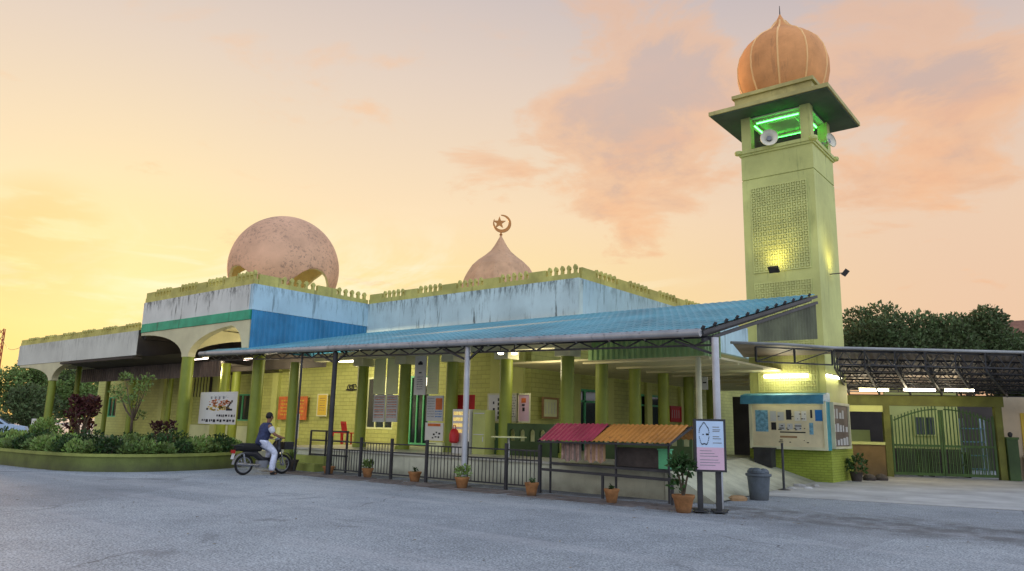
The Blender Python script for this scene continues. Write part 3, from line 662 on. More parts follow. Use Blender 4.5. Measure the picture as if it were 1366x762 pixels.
# ------------------------------------------------------------------ minaret
TX0, TX1, TY0, TY1 = -9.43, -6.95, 24.8, 27.2; tcx, tcy = (TX0+TX1)/2, (TY0+TY1)/2
mn = thing('minaret', 'pale green square minaret with orange onion dome and green lit gallery', 'minaret', (tcx, tcy, 0))
mb = MB(); mb.box(TX0, TX1, TY0, TY1, 1.15, 10.3); mb.box(TX0+.03, TX1-.03, TY0+.03, TY1-.03, 10.3, 10.34); mb.box(TX0, TX1, TY0, TY1, 10.34, 11.3); mb.build('shaft', M['tower'], mn)
mb = MB(); mb.box(TX0-.06, TX1+.06, TY0-.06, TY1+.06, 0, 1.15); mb.build('base', M['tower_brick'], mn)
mb = MB(); mb.box(TX0-.09, TX1+.09, TY0-.09, TY1+.09, 11.3, 11.42); mb.box(TX0-.05, TX1+.05, TY0-.05, TY1+.05, 11.22, 11.299)
for sx in (TX0-.06, TX1+.06):
    for sy in (TY0-.06, TY1+.06): mb.lathe([(.02, -.1), (.13, -.06), (.15, 0), (.13, .06), (.02, .1)], (sx, sy, 11.36), 12)
mb.build('cornice', M['tower'], mn)
def lattice(x0, x1, z0, z1, cell=.175):
    Y = TY0; mb = MB(); mb.quad((x0, Y-.004, z0), (x1, Y-.004, z0), (x1, Y-.004, z1), (x0, Y-.004, z1), 1)
    nx, nz = max(1, round((x1-x0)/cell)), max(1, round((z1-z0)/cell)); dx, dz = (x1-x0)/nx, (z1-z0)/nz
    for i in range(nx+1): x = x0+i*dx; mb.box(x-.016, x+.016, Y-.036, Y-.006, z0-.02, z1+.02, 0)
    for j in range(nz+1):
        zz = z0+j*dz
        for i in range(nx): mb.box(x0+i*dx+.016, x0+(i+1)*dx-.016, Y-.034, Y-.006, zz-.016, zz+.016, 0)
    for i in range(nx):
        for j in range(nz):
            cx, cz = x0+(i+.5)*dx, z0+(j+.5)*dz; a = .036; mb.box(cx-a, cx+a, Y-.032, Y-.006, cz-a, cz+a, 0)
            mb.box(cx-.012, cx+.012, Y-.04, Y-.006, cz+a, cz+dz/2-.016, 0)
    return mb.build('lattice_panel', [M['lattice'], M['lattice_back']], mn)
lx0, lx1 = onY(1001, 300, TY0).x, onY(1077, 300, TY0).x; lx0, lx1 = TX0+.32, TX1-.27
lattice(lx0, lx1, onY(1040, 361, TY0).z, onY(1040, 246, TY0).z); lattice(lx0, lx1, 2.85, onY(1043, 376, TY0).z)
mb = MB(); pw = .17
for sx in (TX0+.2, TX1-.2):
    for sy in (TY0+.2, TY1-.2):
        MB().box(sx-pw, sx+pw, sy-pw, sy+pw, 11.42, 12.68).build('gallery_post', M['tower'], mn)
mb = MB(); S0 = .83; mb.box(TX0-S0, TX1+S0, TY0-S0, TY1+S0, 12.72, 12.86); mb.build('roof_slab', M['slab'], mn)
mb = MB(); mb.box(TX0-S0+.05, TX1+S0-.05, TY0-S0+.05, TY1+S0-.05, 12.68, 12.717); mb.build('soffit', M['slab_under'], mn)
mb = MB(); mb.box(TX0+.12, TX1-.12, TY0+.12, TY1-.12, 12.63, 12.677); mb.box(TX0+.75, TX1-.75, TY0+.75, TY1-.75, 12.57, 12.628); mb.build('gallery_ceiling', M['cap'], mn)
mb = MB(); mb.box(TX0-.12, TX1+.12, TY0-.12, TY1+.12, 12.86, 13.42); mb.box(TX0-.2, TX1+.2, TY0-.2, TY1+.2, 13.42, 13.55); mb.build('roof_coping', M['slab'], mn)
mb = MB(); mb.box(TX0+.35, TX1-.35, TY0+.6, TY1-.35, 11.421, 11.9); mb.build('gallery_box', M['soffit'], mn)
prof = []
key = [(1.15, 13.3), (1.36, 13.6), (1.52, 14.0), (1.61, 14.45), (1.61, 14.85), (1.52, 15.25), (1.32, 15.62), (1.02, 15.92), (.72, 16.12), (.50, 16.28), (.33, 16.46), (.18, 16.68), (.07, 16.88), (.03, 16.98)]
d = MB().lathe([(r, zz) for r, zz in key], (tcx, tcy, 0), 80).build('dome', M['dome_or'], mn, True)
rb = MB()
for k in range(10):
    a = 2*math.pi*k/10+R(-77.5)
    rb.tube([(tcx+(r*.995)*math.cos(a), tcy+(r*.995)*math.sin(a), zz) for r, zz in key[:-2]], .038, 6)
rb.build('ribs', M['rib'], d, True)
MB().tube([(tcx, tcy, 16.9), (tcx, tcy, 17.35)], [.025, .01], 6).build('spire', M['dark_steel'], d)
# gallery lamps, loudspeakers, floodlights
tubes = [((TX0+.5, TY0+.32, 12.50), (TX1-.5, TY0+.32, 12.50)), ((TX0+.5, TY1-.32, 12.50), (TX1-.5, TY1-.32, 12.50)), ((TX0+.36, TY0+.5, 12.50), (TX0+.36, TY1-.5, 12.50)), ((TX1-.36, TY0+.5, 12.50), (TX1-.36, TY1-.5, 12.50))]
gl = ['green tube lamp along the front of the minaret gallery ceiling', 'green tube lamp at the back of the minaret gallery ceiling',
      'green tube lamp on the dome side of the gallery ceiling', 'green tube lamp on the gallery ceiling side above the smaller horn']
def lamp(a, b, r, m, label, cat='tube lamp', group='fluorescent tubes', glow=0, drop=(0, 0, -.3)):
    a, b = Vector(a), Vector(b); t = thing('tube_lamp', label, cat, (a+b)/2, group)
    MB().tube([a, b], r, 8).build('tube', M[m], t, True)
    d = (b-a).normalized(); mb = MB(); mb.bar(a-d*.04+Vector((0, 0, r+.03)), b+d*.04+Vector((0, 0, r+.03)), .06, .04); mb.build('housing', M['cap'], t)
    if glow:
        l = bpy.data.lights.new('tube_glow', 'POINT'); l.energy = glow; l.color = (1, .86, .58); l.shadow_soft_size = .3
        lo = bpy.data.objects.new('tube_glow', l); col.objects.link(lo); lo.parent = t; lo.location = drop
    return t
for (a, b), l in zip(tubes, gl): lamp(a, b, .022, 'tube_green', l, group='green gallery tubes')
def horn(c, d, label, s=1.0):
    c = Vector(c); d = Vector(d).normalized(); t = thing('loudspeaker', label, 'loudspeaker', c, 'minaret loudspeakers')
    mb = MB(); prof = [(0, .06), (.14, .07), (.22, .12), (.30, .23), (.36, .30), (.40, .29)]
    mb.tube([c+d*x*s for x, _ in prof], [r*s for _, r in prof], 20, cap=False); mb.build('bell', M['speaker'], t, True)
    MB().tube([c-d*.18*s, c+d*.02*s], .09*s, 14).build('driver', M['bike_grey'], t, True)
    MB().tube([c+d*.12*s, c+d*.30*s], [.03*s, .085*s], 12).build('reflex_cone', M['bike_grey'], t, True)
    MB().bar(c+Vector((0, 0, -.1)), c+Vector((0, 0, -.34)), .05, .05).build('bracket', M['dark_steel'], t)
hp = onY(1028, 188, TY0+.1); horn((hp.x-.05, TY0+.1, 11.66), (.35, -1, -.05), 'round grey horn loudspeaker in the front opening of the minaret gallery', 1.0)
horn((TX1-.1, TY1-.75, 11.72), (1, -.3, .15), 'pale horn loudspeaker jutting from the right side of the gallery', .9)
def flood(c, out, label):
    c = Vector(c); out = Vector(out); t = thing('floodlight', label, 'floodlight', c, 'minaret floodlights')
    up = Vector((0, 0, 1)); side = out.cross(up); p = c+out*.5
    MB().bar(c, p, .03, .03).build('arm', M['dark_steel'], t)
    f = (-out*.75+up*.66).normalized(); g = side.cross(f).normalized()
    MB().obox(p, side*.17, g*.12, f*.03).build('housing', M['dark_steel'], t)
    MB().obox(p+f*.034, side*.14, g*.09, f*.003).build('lens', M['flood'], t)
    l = bpy.data.lights.new('flood_beam', 'SPOT'); l.energy = 95; l.color = (1, .80, .28); l.spot_size = R(125); l.spot_blend = 1; l.shadow_soft_size = .3
    lo = bpy.data.objects.new('flood_beam', l); col.objects.link(lo); lo.parent = t; lo.location = p+f*.06-c; lo.rotation_euler = (-(-out*.5+up).normalized()).to_track_quat('-Z', 'Y').to_euler()
    lo.rotation_euler = ((-out*.30+up).normalized()).to_track_quat('-Z', 'Y').to_euler()
fp = onY(1039, 363, TY0); flood((fp.x, TY0, fp.z), (0, -1, 0), 'small black floodlight on the front face of the minaret below its lattice')
fp = onX(1107, 366, TX1); flood((TX1, fp.y, fp.z), (1, 0, 0), 'black floodlight on an arm from the narrow right face of the minaret')

# ------------------------------------------------------------------ lit display case on the minaret base
dc = thing('display_case', 'lit cream notice case with blue hood on the front of the minaret base', 'notice case', (-8.1, 24.5, .9))
x0, x1, z0, z1 = onY(1000, 570, 24.3).x, onY(1103, 570, 24.3).x, 1.0, 2.5
mb = MB(); mb.box(x0, x1, 24.34, 24.73, z0, z1); mb.build('case', M['teal'], dc)
mb = MB(); t = .09; mb.box(x0, x1, 24.28, 24.338, z0, z0+t); mb.box(x0, x1, 24.28, 24.338, z1-t, z1); mb.box(x0, x0+t, 24.28, 24.338, z0+t, z1-t); mb.box(x1-t, x1, 24.28, 24.338, z0+t, z1-t); mb.build('frame', M['cap'], dc)
M['board'] = mat('board_paper', (.66, .60, .40), .6, .08, 2)
bo = MB(); bo.quad((x0+t, 24.332, z0+t), (x1-t, 24.332, z0+t), (x1-t, 24.332, z1-t), (x0+t, 24.332, z1-t)); bo = bo.build('board', M['board'], dc)
W, H = x1-x0, z1-z0
def pic(parent, u0, u1, v0, v1, m, name='notice', y=24.326): 
    return MB().box(x0+W*u0, x0+W*u1, y, y+.004, z1-H*v1, z1-H*v0).build(name, M[m], parent)
pic(bo, .08, .25, .18, .64, 'skyb'); pic(bo, .28, .36, .20, .42, 'lightgrey'); pic(bo, .29, .355, .44, .60, 'ink'); pic(bo, .38, .46, .22, .40, 'lightgrey'); pic(bo, .49, .56, .17, .38, 'ink')
pic(bo, .60, .67, .2, .4, 'white'); pic(bo, .69, .75, .2, .4, 'white'); pic(bo, .80, .825, .17, .34, 'ink'); pic(bo, .86, .95, .17, .40, 'blue'); pic(bo, .39, .47, .46, .6, 'lightgrey'); pic(bo, .50, .57, .46, .58, 'lightgrey')
pic(bo, .60, .68, .46, .6, 'lightgrey'); pic(bo, .78, .83, .44, .68, 'skyb'); pic(bo, .40, .62, .72, .76, 'cardboard'); pic(bo, .40, .73, .63, .655, 'ink')
mb = MB()
for i in range(46):
    u = rnd.uniform(.38, .75); v = rnd.choice((.25, .3, .35, .5, .55, .58, .8, .84)); ww = rnd.uniform(.008, .03); mb.box(x0+W*u, x0+W*(u+ww), 24.318, 24.324, z1-H*(v+.018), z1-H*v)
mb.build('lettering', M['ink'], bo)
mb = MB(); mb.prism([(x0-.18, 24.2, z1+.0), (x0-.18, 24.06, z1+.0), (x0-.18, 24.06, z1-.08), (x0-.18, 24.0, z1-.08), (x0-.18, 24.05, z1+.2), (x0-.18, 24.5, z1+.28), (x0-.18, 24.74, z1+.28), (x0-.18, 24.74, z1)], (x1-x0+.2, 0, 0)); mb.build('hood', M['hood'], dc)
MB().tube([(x0+.25, 24.12, z1-.03), (x1-.25, 24.12, z1-.03)], .02, 8).build('case_lamp', mat('case_lamp', (1, .86, .5), .5, 0, 1, 0, emit=5), dc)
mb = MB(); mb.box(TX1+.003, TX1+.2, 24.74, 26.6, 1.05, 1.12); mb.box(TX1+.003, TX1+.2, 24.74, 26.6, 2.42, 2.5); mb.box(TX1+.003, TX1+.2, 26.53, 26.6, 1.12, 2.42); mb.box(TX1+.003, TX1+.2, 24.74, 24.8, 1.12, 2.42); mb.build('case_frame', M['cap'], dc)
sg = MB().box(TX1+.12, TX1+.14, 24.8, 26.53, 1.12, 2.42).build('notice_panel', M['brown_sheet'], dc)
mb = MB()
for i in range(5):
    for j in range(3):
        y = 24.86+i*.33; zz = 1.16+j*.42
        if rnd.random() < .85: mb.box(TX1+.144, TX1+.148, y, y+rnd.uniform(.12, .28), zz, zz+rnd.uniform(.15, .36))
mb.build('print', M['lightgrey'], sg)

# fluorescent lamps
p = onY(1020, 503, 24.7); q = onY(1078, 503, 24.7); lamp((p.x, 24.68, 3.35), (q.x, 24.68, 3.35), .05, 'tube', 'bright fluorescent tube over the notice case on the minaret front', glow=30, drop=(0, -.5, -.1))
p = onX(1103, 503, -6.85); q = onX(1122, 508, -6.85); lamp((-6.85, p.y, 3.33), (-6.85, q.y, 3.33), .035, 'tube', 'short fluorescent tube on the right face of the minaret base')
p, q = onY(254, 480, 16.4), onY(277, 478, 16.4); lamp(p, q, .03, 'tube_pink', 'pinkish fluorescent tube beside the porch column above the banner', glow=170, drop=(0, .9, -.5))
p, q = onY(325, 480, 16.4), onY(340, 479, 16.4); lamp(p, q, .03, 'tube_pink', 'pinkish fluorescent tube just left of the thick corner column', glow=170, drop=(0, .9, -.5))
p, q = onY(451, 482, 18.2), onY(478, 482, 18.2); lamp(p, q, .028, 'tube', 'yellowish fluorescent tube above the small dark wall sign', glow=200, drop=(0, .6, -.4))
for px, l in ((668, 'round ceiling lamp left of the verandah column, of the lit pair'), (686, 'round ceiling lamp right of the verandah column, of the lit pair')):
    p = onY(px, 471, 16.3); t = thing('ceiling_lamp', l, 'ceiling lamp', p, 'round ceiling lamps'); MB().lathe([(.02, -.05), (.07, -.04), (.09, 0)], p, 16).build('bulb', M['bulb'], t, True)
    MB().tube([p, (p.x, p.y, p.z+.35)], .02).build('stem', M['dark_steel'], t)
    l_ = bpy.data.lights.new('bulb_glow', 'POINT'); l_.energy = 26; l_.color = (1, .86, .58); l_.shadow_soft_size = .3; lo = bpy.data.objects.new('bulb_glow', l_); col.objects.link(lo); lo.parent = t; lo.location = (0, 1.6, -.3)

# ------------------------------------------------------------------ carport and gate wall
cp = thing('carport', 'dark corrugated carport roof with open steel trusses beside the minaret', 'carport', (-4, 26, 0))
k_ = (4.0-CAM_H)/(4.2-CAM_H)
CA, CB, CC = onZ(975, 457, 4.0), onZ(1112, 464, 4.0), onZ(1366, 470, 4.0); CE = CC+(CC-CB)*.8
G0, G1 = onZ(1130, 643), onZ(1337, 642)
gd = Vector((3.22, 1.52, 0)).normalized(); gn = Vector((-gd.y, gd.x, 0)); Gp = Vector((-6.38, 30.29, 0))
def gpt(s, zz=0, off=0): p = Gp+gd*s+gn*off; return Vector((p.x, p.y, zz))
bk0, bk1 = gpt(-1.2, 3.2, .3), gpt(9.5, 3.2, .3)
mb = MB(); mb.corr(CB, CE, bk0, .3, .04); 
Lb = (bk1-bk0).length
n = 46; vs = []; fs = []
for j in range(2):
    for i in range(n*2+1):
        u = i/(n*2); p = lerp(CB, CE, u) if j == 0 else lerp(bk0, bk1, u); vs.append(p+Vector((0, 0, .05*(i % 2))))
for i in range(n*2): fs.append((i, i+1, n*2+2+i, n*2+1+i))
mb = MB(); mb.add(vs, fs); mb.build('roof_sheet', M['carport'], cp)
mb = MB(); mb.quad(CA+Vector((0, 0, .02)), CB+Vector((0, 0, .02)), Vector((TX1+.3, TY0-.01, 4.02)), Vector((-9.6, TY0-.01, 4.02))); mb.build('roof_sheet', M['carport'], cp)
mb = MB(); mb.tube([CA, lerp(CA, CB, .55)+Vector((0, 0, .03)), CB, CC, CE], .04, 8); mb.build('fascia', M['carport_edge'], cp, True)
for f in (.0, .16, .32, .48, .64, .8, 1.0):
    mb = MB(); pa, pb = lerp(CB, CE, f*.55), lerp(bk0, bk1, f*.62); pa = pa+Vector((0, 0, -.08)); pb = pb+Vector((0, 0, -.06)); low = Vector((0, 0, -.5)); m = 6
    mb.bar(pa, pb, .05, .06); mb.bar(pa+low, pb+low*.35, .05, .05)
    for i in range(m+1):
        u = i/m; p = lerp(pa, pb, u); q = lerp(pa+low, pb+low*.35, u); mb.bar(p, q, .03, .03)
        if i < m: mb.bar(q, lerp(pa, pb, (i+1)/m), .025, .025)
    mb.build('truss', M['dark_steel'], cp)
mb = MB()
for f in (.03, .2, .36, .52, .68, .84, .97):
    pa, pb = lerp(CB, bk0, f), lerp(CE, bk1, f); mb.bar(pa+Vector((0, 0, -.05)), pb+Vector((0, 0, -.05)), .05, .06)
    pa, pb = pa+Vector((0, 0, -.45+.2*f)), pb+Vector((0, 0, -.45+.2*f)); mb.bar(pa, pb, .04, .04)
    for i in range(18) if f < .9 else (): mb.bar(lerp(pa, pb, i/18), lerp(pa, pb, (i+.5)/18)+Vector((0, 0, .4-.2*f)), .025, .025); mb.bar(lerp(pa, pb, (i+.5)/18)+Vector((0, 0, .4-.2*f)), lerp(pa, pb, (i+1)/18), .025, .025)
mb.build('purlins', M['dark_steel'], cp)
mb = MB(); a, b = lerp(CA, CB, .22), lerp(CA, CB, .97)
for zz in (3.92, 3.5): mb.bar((a.x, a.y+.1, zz), (b.x, b.y+.1, zz), .04, .04)
for f in (0, .5, 1): p = lerp(a, b, f); mb.bar((p.x, p.y+.1, 3.92), (p.x, p.y+.1, 3.5), .05, .05)
mb.bar((a.x, a.y+.1, 3.5), (lerp(a, b, .5).x, lerp(a, b, .5).y+.1, 3.92), .025, .025); mb.bar((lerp(a, b, .5).x, lerp(a, b, .5).y+.1, 3.5), (b.x, b.y+.1, 3.92), .025, .025)
mb.build('truss', M['dark_steel'], cp)
for p in (CC+(CC-CB)*.35,): MB().tube([(p.x, p.y+.15, 0), (p.x, p.y+.15, 3.95)], .06, 10).build('post', M['dark_steel'], cp, True)
for s0, s1, off, l in ((-1.15, -.2, -1.2, 'fluorescent tube under the carport nearest the minaret'), (.2, 1.2, -1.6, 'whitish fluorescent tube under the carport left of the gate centre'), (1.5, 2.4, -1.6, 'fluorescent tube under the carport above the gate centre')):
    z_ = 3.08; lamp(gpt(s0, z_, off), gpt(s1, z_, off), .04, 'tube' if s0 != .2 else 'tube_pink', l, glow=45, drop=(-.2, -.5, -.15))
bw = thing('boundary_wall', 'olive green wall frame with brown lower panel and window opening left of the gate', 'wall', gpt(-1, 0))
def gbox(mb, s0, s1, z0, z1, o0, o1, mi=None):
    c = gpt((s0+s1)/2, (z0+z1)/2, (o0+o1)/2); return mb.obox(c, gd*(s1-s0)/2, gn*(o1-o0)/2, Vector((0, 0, (z1-z0)/2)), mi)
mb = MB(); gbox(mb, -1.75, 3.85, 2.58, 2.95, 0, .25); mb.build('beam', M['beam_olive'], bw)
mb = MB(); gbox(mb, -1.75, -.15, 0, 1.15, .02, .22); mb.build('dado_panel', M['brown_wall'], bw)
mb = MB(); gbox(mb, -1.75, -.15, 2.35, 2.58, .02, .22); gbox(mb, -1.75, -.15, 1.15, 1.25, -.03, .26); mb.build('lintel', M['wall_plain'], bw)
for s in (-.14, 3.55): mb = MB(); gbox(mb, s, s+.22, 0, 2.58, .0, .25); mb.build('pillar', M['beam_olive'], bw)
gt = thing('gate', 'double leaf green steel gate with vertical bars and scalloped top', 'gate', gpt(1.8, 0))
def leaf(s0, s1, flip):
    mb = MB()
    for s in (s0, s1-.07): gbox(mb, s, s+.07, .1, 2.25 if (s == s0) == flip else 2.45, .05, .11)
    gbox(mb, s0+.07, s1-.07, .1, .2, .05, .11); gbox(mb, s0+.07, s1-.07, 1.12, 1.2, .05, .11)
    n = 13
    for i in range(n):
        s = s0+.1+(s1-s0-.2)*(i+.5)/n; u = (i+.5)/n; u = u if flip else 1-u
        zt = 2.05+.42*math.sin(u*math.pi*.5); gbox(mb, s-.018, s+.018, .2, 1.12, .06, .09); gbox(mb, s-.018, s+.018, 1.2, zt+.12, .06, .09)
        s2 = s+(s1-s0-.2)/n/2; 
        if i < n-1:
            u2 = (i+1)/n; u2 = u2 if flip else 1-u2; gbox(mb, s2-.008, s2+.008, .2, 1.12, .065, .085)
        pz = 2.05+.42*math.sin((u+.5/n)*math.pi*.5); mz = 2.05+.42*math.sin((u-.5/n)*math.pi*.5)
        if not flip: pz, mz = mz, pz
        a, b = gpt(s-(s1-s0-.2)/n/2, mz, .075), gpt(s+(s1-s0-.2)/n/2, pz, .075); mb.bar(a, b, .03, .05)
    mb.build('gate_leaf', M['green_dark'], gt)
leaf(.1, 1.78, True); leaf(1.8, 3.5, False)
# yard behind the gate
hs = thing('yellow_house', 'small yellow house with a white framed window seen through the gate', 'house', gpt(2, 0, 4))
mb = MB(); gbox(mb, .7, 3.35, 1.0, 3.6, 3.2, 3.4); mb.build('wall', M['wall_plain'], hs); mb = MB(); gbox(mb, .68, 3.37, 0, 1.0, 3.17, 3.43); mb.build('plinth', M['soffit'], hs)
mb = MB(); gbox(mb, 1.7, 2.5, 1.5, 2.3, 3.13, 3.19); o = mb.build('window', M['wall_plain'], hs)
mb = MB(); gbox(mb, 1.76, 2.08, 1.56, 2.24, 3.115, 3.128); gbox(mb, 2.12, 2.44, 1.56, 2.24, 3.115, 3.128); mb.build('pane', M['glass'], o)
mb = MB(); gbox(mb, .3, 3.9, 3.6, 3.72, 2.7, 6); mb.build('roof', M['roof_tile'], hs)
bwl = MB(); gbox(bwl, -3.2, .55, 0, 1.7, 5.5, 5.65); tag(bwl.build('yard_wall', M['wall_green'], None, False, gpt(-1, 0, 5.5)), 'pale green low yard wall seen through the wall opening', 'wall')
dk = MB(); gbox(dk, -5, 14, 0, 3.2, 8.5, 8.6); tag(dk.build('dark_shed', M['soffit'], None, False, gpt(1, 0, 8.5)), 'dark shed wall far behind the gate', 'shed')
for s0, s1, hh, l in ((.2, 1.3, 1.0, 'low dark bench stack behind the left gate leaf'), (1.6, 2.9, .95, 'low dark bench stack behind the right gate leaf')):
    t = thing('bench_stack', l, 'bench', gpt((s0+s1)/2, 0, 1.2)); mb = MB(); gbox(mb, s0, s1, hh-.08, hh, .9, 1.4); gbox(mb, s0, s1, .45, .52, .9, 1.4); mb.build('seat', M['dark_pot'], t)
    for q_ in (s0, s1-.08): mb = MB(); gbox(mb, q_, q_+.08, 0, .45, .92, 1.38); gbox(mb, q_, q_+.08, .52, hh-.08, .92, 1.38); mb.build('leg', M['dark_pot'], t)
def blue_item():
    t = thing('metal_shelf', 'blue white metal shelf rack behind the right leaf of the gate', 'shelf', gpt(3.3, 0, 1.8)); mb = MB()
    for s in (3.0, 3.7): gbox(mb, s, s+.04, 0, 2.2, 1.6, 1.64); gbox(mb, s, s+.04, 0, 2.2, 2.0, 2.04)
    mb.build('frame', M['bluep'], t); mb = MB()
    for zz in (.3, .8, 1.3, 1.8): gbox(mb, 3.0, 3.74, zz, zz+.04, 1.645, 1.995)
    mb.build('shelves', M['skyb'], t)
blue_item()
# gate pier with lamp and cream wall at the right edge
gp = thing('gate_pier', 'dark green gate pier with two small lamps on top at the right', 'pier', gpt(4.0, 0))
mb = MB(); gbox(mb, 3.80, 4.15, 0, 1.45, -.1, .25); mb.build('pier_body', M['bal'], gp)
mb = MB(); gbox(mb, 3.77, 4.18, 1.45, 1.53, -.13, .28); mb.build('coping', M['green_dark'], gp)
mb = MB(); p = gpt(3.98, 1.53, .07); mb.lathe([(.04, 0), (.07, .04), (.08, .12), (.03, .18)], p, 12); mb.build('pot_lamp', M['dark_steel'], gp, True)
cw = thing('cream_wall', 'cream plastered wall with yellow door frame right of the gate pier', 'wall', gpt(5, 0))
mb = MB(); gbox(mb, 3.80, 4.6, 0, 3.0, .7, .85); gbox(mb, 5.4, 9, 0, 3.0, .7, .85); gbox(mb, 4.6, 5.4, 2.4, 3.0, .7, .85); mb.build('wall', M['housewall'], cw)
mb = MB(); gbox(mb, 4.6, 4.7, 0, 2.4, .66, .8); gbox(mb, 5.3, 5.4, 0, 2.4, .66, .8); gbox(mb, 4.7, 5.3, 2.3, 2.4, .66, .8); gbox(mb, 4.7, 5.3, 0, 2.3, .74, .78); mb.build('door', M['yellow'], cw)
mb = MB(); gbox(mb, 4.5, 9, 0, .9, .35, .5); mb.build('low_wall', M['concrete'], cw)

# ------------------------------------------------------------------ railing in front of the verandah
fposts = [-18.65, -17.26, -15.94, -14.55, -13.1, -11.78, -10.75]
FY = 14.62
fn = thing('railing', 'black steel railing with slim bars in front of the pale verandah platform', 'railing', (-14.6, FY, 0))
for x in fposts: MB().box(x-.035, x+.035, FY-.035, FY+.035, 0, 1.12).build('post', M['dark_steel'], fn)
for i in range(len(fposts)-1):
    a, b = fposts[i]+.046, fposts[i+1]-.046; mb = MB()
    for zz in (.12, .72, .95): mb.box(a, b, FY-.015, FY+.015, zz, zz+.035)
    nb = max(6, int((b-a)/.115))
    if i not in (2,):
        for k in range(1, nb): x = a+(b-a)*k/nb; mb.box(x-.008, x+.008, FY-.008, FY+.008, .155, .95 if i % 2 else .72)
    mb.build('rail_panel', M['dark_steel'], fn)
r2 = thing('bench_rail', 'low black pipe rail by the verandah steps beside the parked motorbike', 'railing', (-20, 15, 0)); mb = MB()
for zz in (.5, .95, 1.25): mb.bar((-20.6, 15.3, zz), (-18.7, 15.3, zz), .05, .05)
for x in (-20.6, -19.8, -18.75): mb.bar((x, 15.3, 0), (x, 15.3, 1.25), .05, .05)
mb.build('rail', M['dark_steel'], r2)
r3 = thing('pipe_barrier', 'single black pipe barrier in front of the platform below the little roof', 'barrier', (-9, 14.7, 0)); mb = MB()
mb.bar((-10.7, 14.62, .55), (-7.2, 14.62, .5), .06, .06); mb.build('pipe', M['dark_steel'], r3)
for x in (-9.0, -7.3): MB().bar((x, 14.62, 0), (x, 14.62, .5), .05, .05).build('leg', M['dark_steel'], r3)

# ------------------------------------------------------------------ small roofed stall
stl = thing('roofed_stall', 'low stall with red and orange corrugated roof in front of the verandah', 'stall', (-9, 14.9, 0))
Yf, Yb = 14.5, 15.25
fl, fr, bl, br = Vector((-10.75, Yf, 1.22)), Vector((-7.28, Yf, 1.25)), Vector((-10.75, Yb, 1.62)), Vector((-7.1, Yb, 1.62))
fm, bm_ = lerp(fl, fr, .44), lerp(bl, br, .44)
mb = MB(); mb.corr(fl, fm, bl, .12, .022); mb.build('roof_sheet', M['corr_red'], stl)
mb = MB(); mb.corr(fm+Vector((.002, 0, .006)), fr, bm_+Vector((.002, 0, .006)), .12, .022); mb.build('roof_sheet', M['corr_orange'], stl)
mb = MB(); mb.corr(bl+Vector((0, .012, 0)), br+Vector((0, .012, 0)), bl+Vector((0, .5, -.3)), .12, .02); mb.build('roof_sheet', M['corr_orange'], stl)
mb = MB(); mb.bar(fl+Vector((0, .03, -.03)), fr+Vector((0, .03, -.03)), .04, .04); mb.bar(bl+Vector((0, 0, -.04)), br+Vector((0, 0, -.04)), .04, .04); mb.bar(fr+Vector((-.02, 0, -.02)), br+Vector((-.02, 0, -.02)), .03, .05); mb.bar(fl+Vector((.02, 0, -.02)), bl+Vector((.02, 0, -.02)), .03, .05); mb.build('frame', M['dark_steel'], stl)
for x in (-10.55, -8.75, -7.45):
    MB().bar((x, 14.78, 0), (x, 14.78, 1.35), .04, .04).build('leg', M['dark_steel'], stl)
mb = MB(); mb.box(-10.5, -7.5, 14.8, 15.3, .66, .70); mb.bar((-10.55, 14.76, .70), (-7.45, 14.76, .66), .05, .05); mb.build('shelf', M['dark_steel'], stl)
for i, (x, l) in enumerate(((-10.2, 'brownish striped cloth hanging at the left end under the red stall roof'), (-9.55, 'tan striped cloth hanging second under the red stall roof'))):
    mb = MB(); n = 14
    for k in range(n):
        a, b = x+.55*k/n, x+.55*(k+1)/n; ya, yb = 14.72+.03*math.sin(k*1.4), 14.72+.03*math.sin((k+1)*1.4)
        mb.add([(a, ya, .78+.03*math.sin(k)), (b, yb, .78+.03*math.sin(k+1)), (b, yb, 1.18), (a, ya, 1.18)], [(0, 1, 2, 3)], k % 2)
    tag(mb.build('hanging_cloth', [M['cloth'], M['cardboard'] if i else M['brown_sheet']], None, True, (x+.27, 14.72, 1.18)), l, 'cloth', 'cloths under the stall roof')
dkb = MB(); dkb.box(-8.85, -7.75, 15.0, 15.3, .705, 1.12); tag(dkb.build('storage_box', M['dark_pot'], None, False, (-8.3, 15.15, .705)), 'dark storage box on the shelf under the orange stall roof', 'box')
gcn = thing('green_crate', 'bright green plastic crate under the right end of the orange stall roof', 'crate', (-7.75, 14.9, .70)); mb = MB(); mb.box(-7.72, -7.48, 14.83, 15.0, .705, 1.1); mb.build('crate_body', M['green_frame'], gcn); MB().box(-7.74, -7.46, 14.81, 15.02, 1.1, 1.13).build('rim', M['green_frame'], gcn)

# ------------------------------------------------------------------ notice board on legs
sb = thing('notice_board', 'two legged notice board with blue and pink poster beside the corner post', 'notice board', (-6.1, 13.9, 0))
bc = onZ(949, 684); bc.z = 0; sdir = Vector((.86, .51, 0)).normalized(); sn = Vector((.51, -.86, 0)).normalized()
def sbox(mb, u0, u1, z0, z1, o0, o1, mi=None):
    c = bc+sdir*(u0+u1)/2+sn*(o0+o1)/2; return mb.obox((c.x, c.y, (z0+z1)/2), sdir*(u1-u0)/2, sn*(o1-o0)/2, Vector((0, 0, (z1-z0)/2)), mi)
for u in (-.2, .15): mb = MB(); sbox(mb, u-.05, u+.05, 0, .8, -.04, .04); mb.build('leg', M['dark_steel'], sb); mb = MB(); sbox(mb, u-.13, u+.13, .03, .05, -.25, .25); mb.build('foot', M['dark_steel'], sb)
mb = MB(); sbox(mb, -.30, .30, .76, 1.76, -.12, .10); mb.build('cabinet', M['dark_steel'], sb)
pb = MB(); sbox(pb, -.255, .255, .80, 1.72, .102, .108); pb = pb.build('poster', M['bluep'], sb)
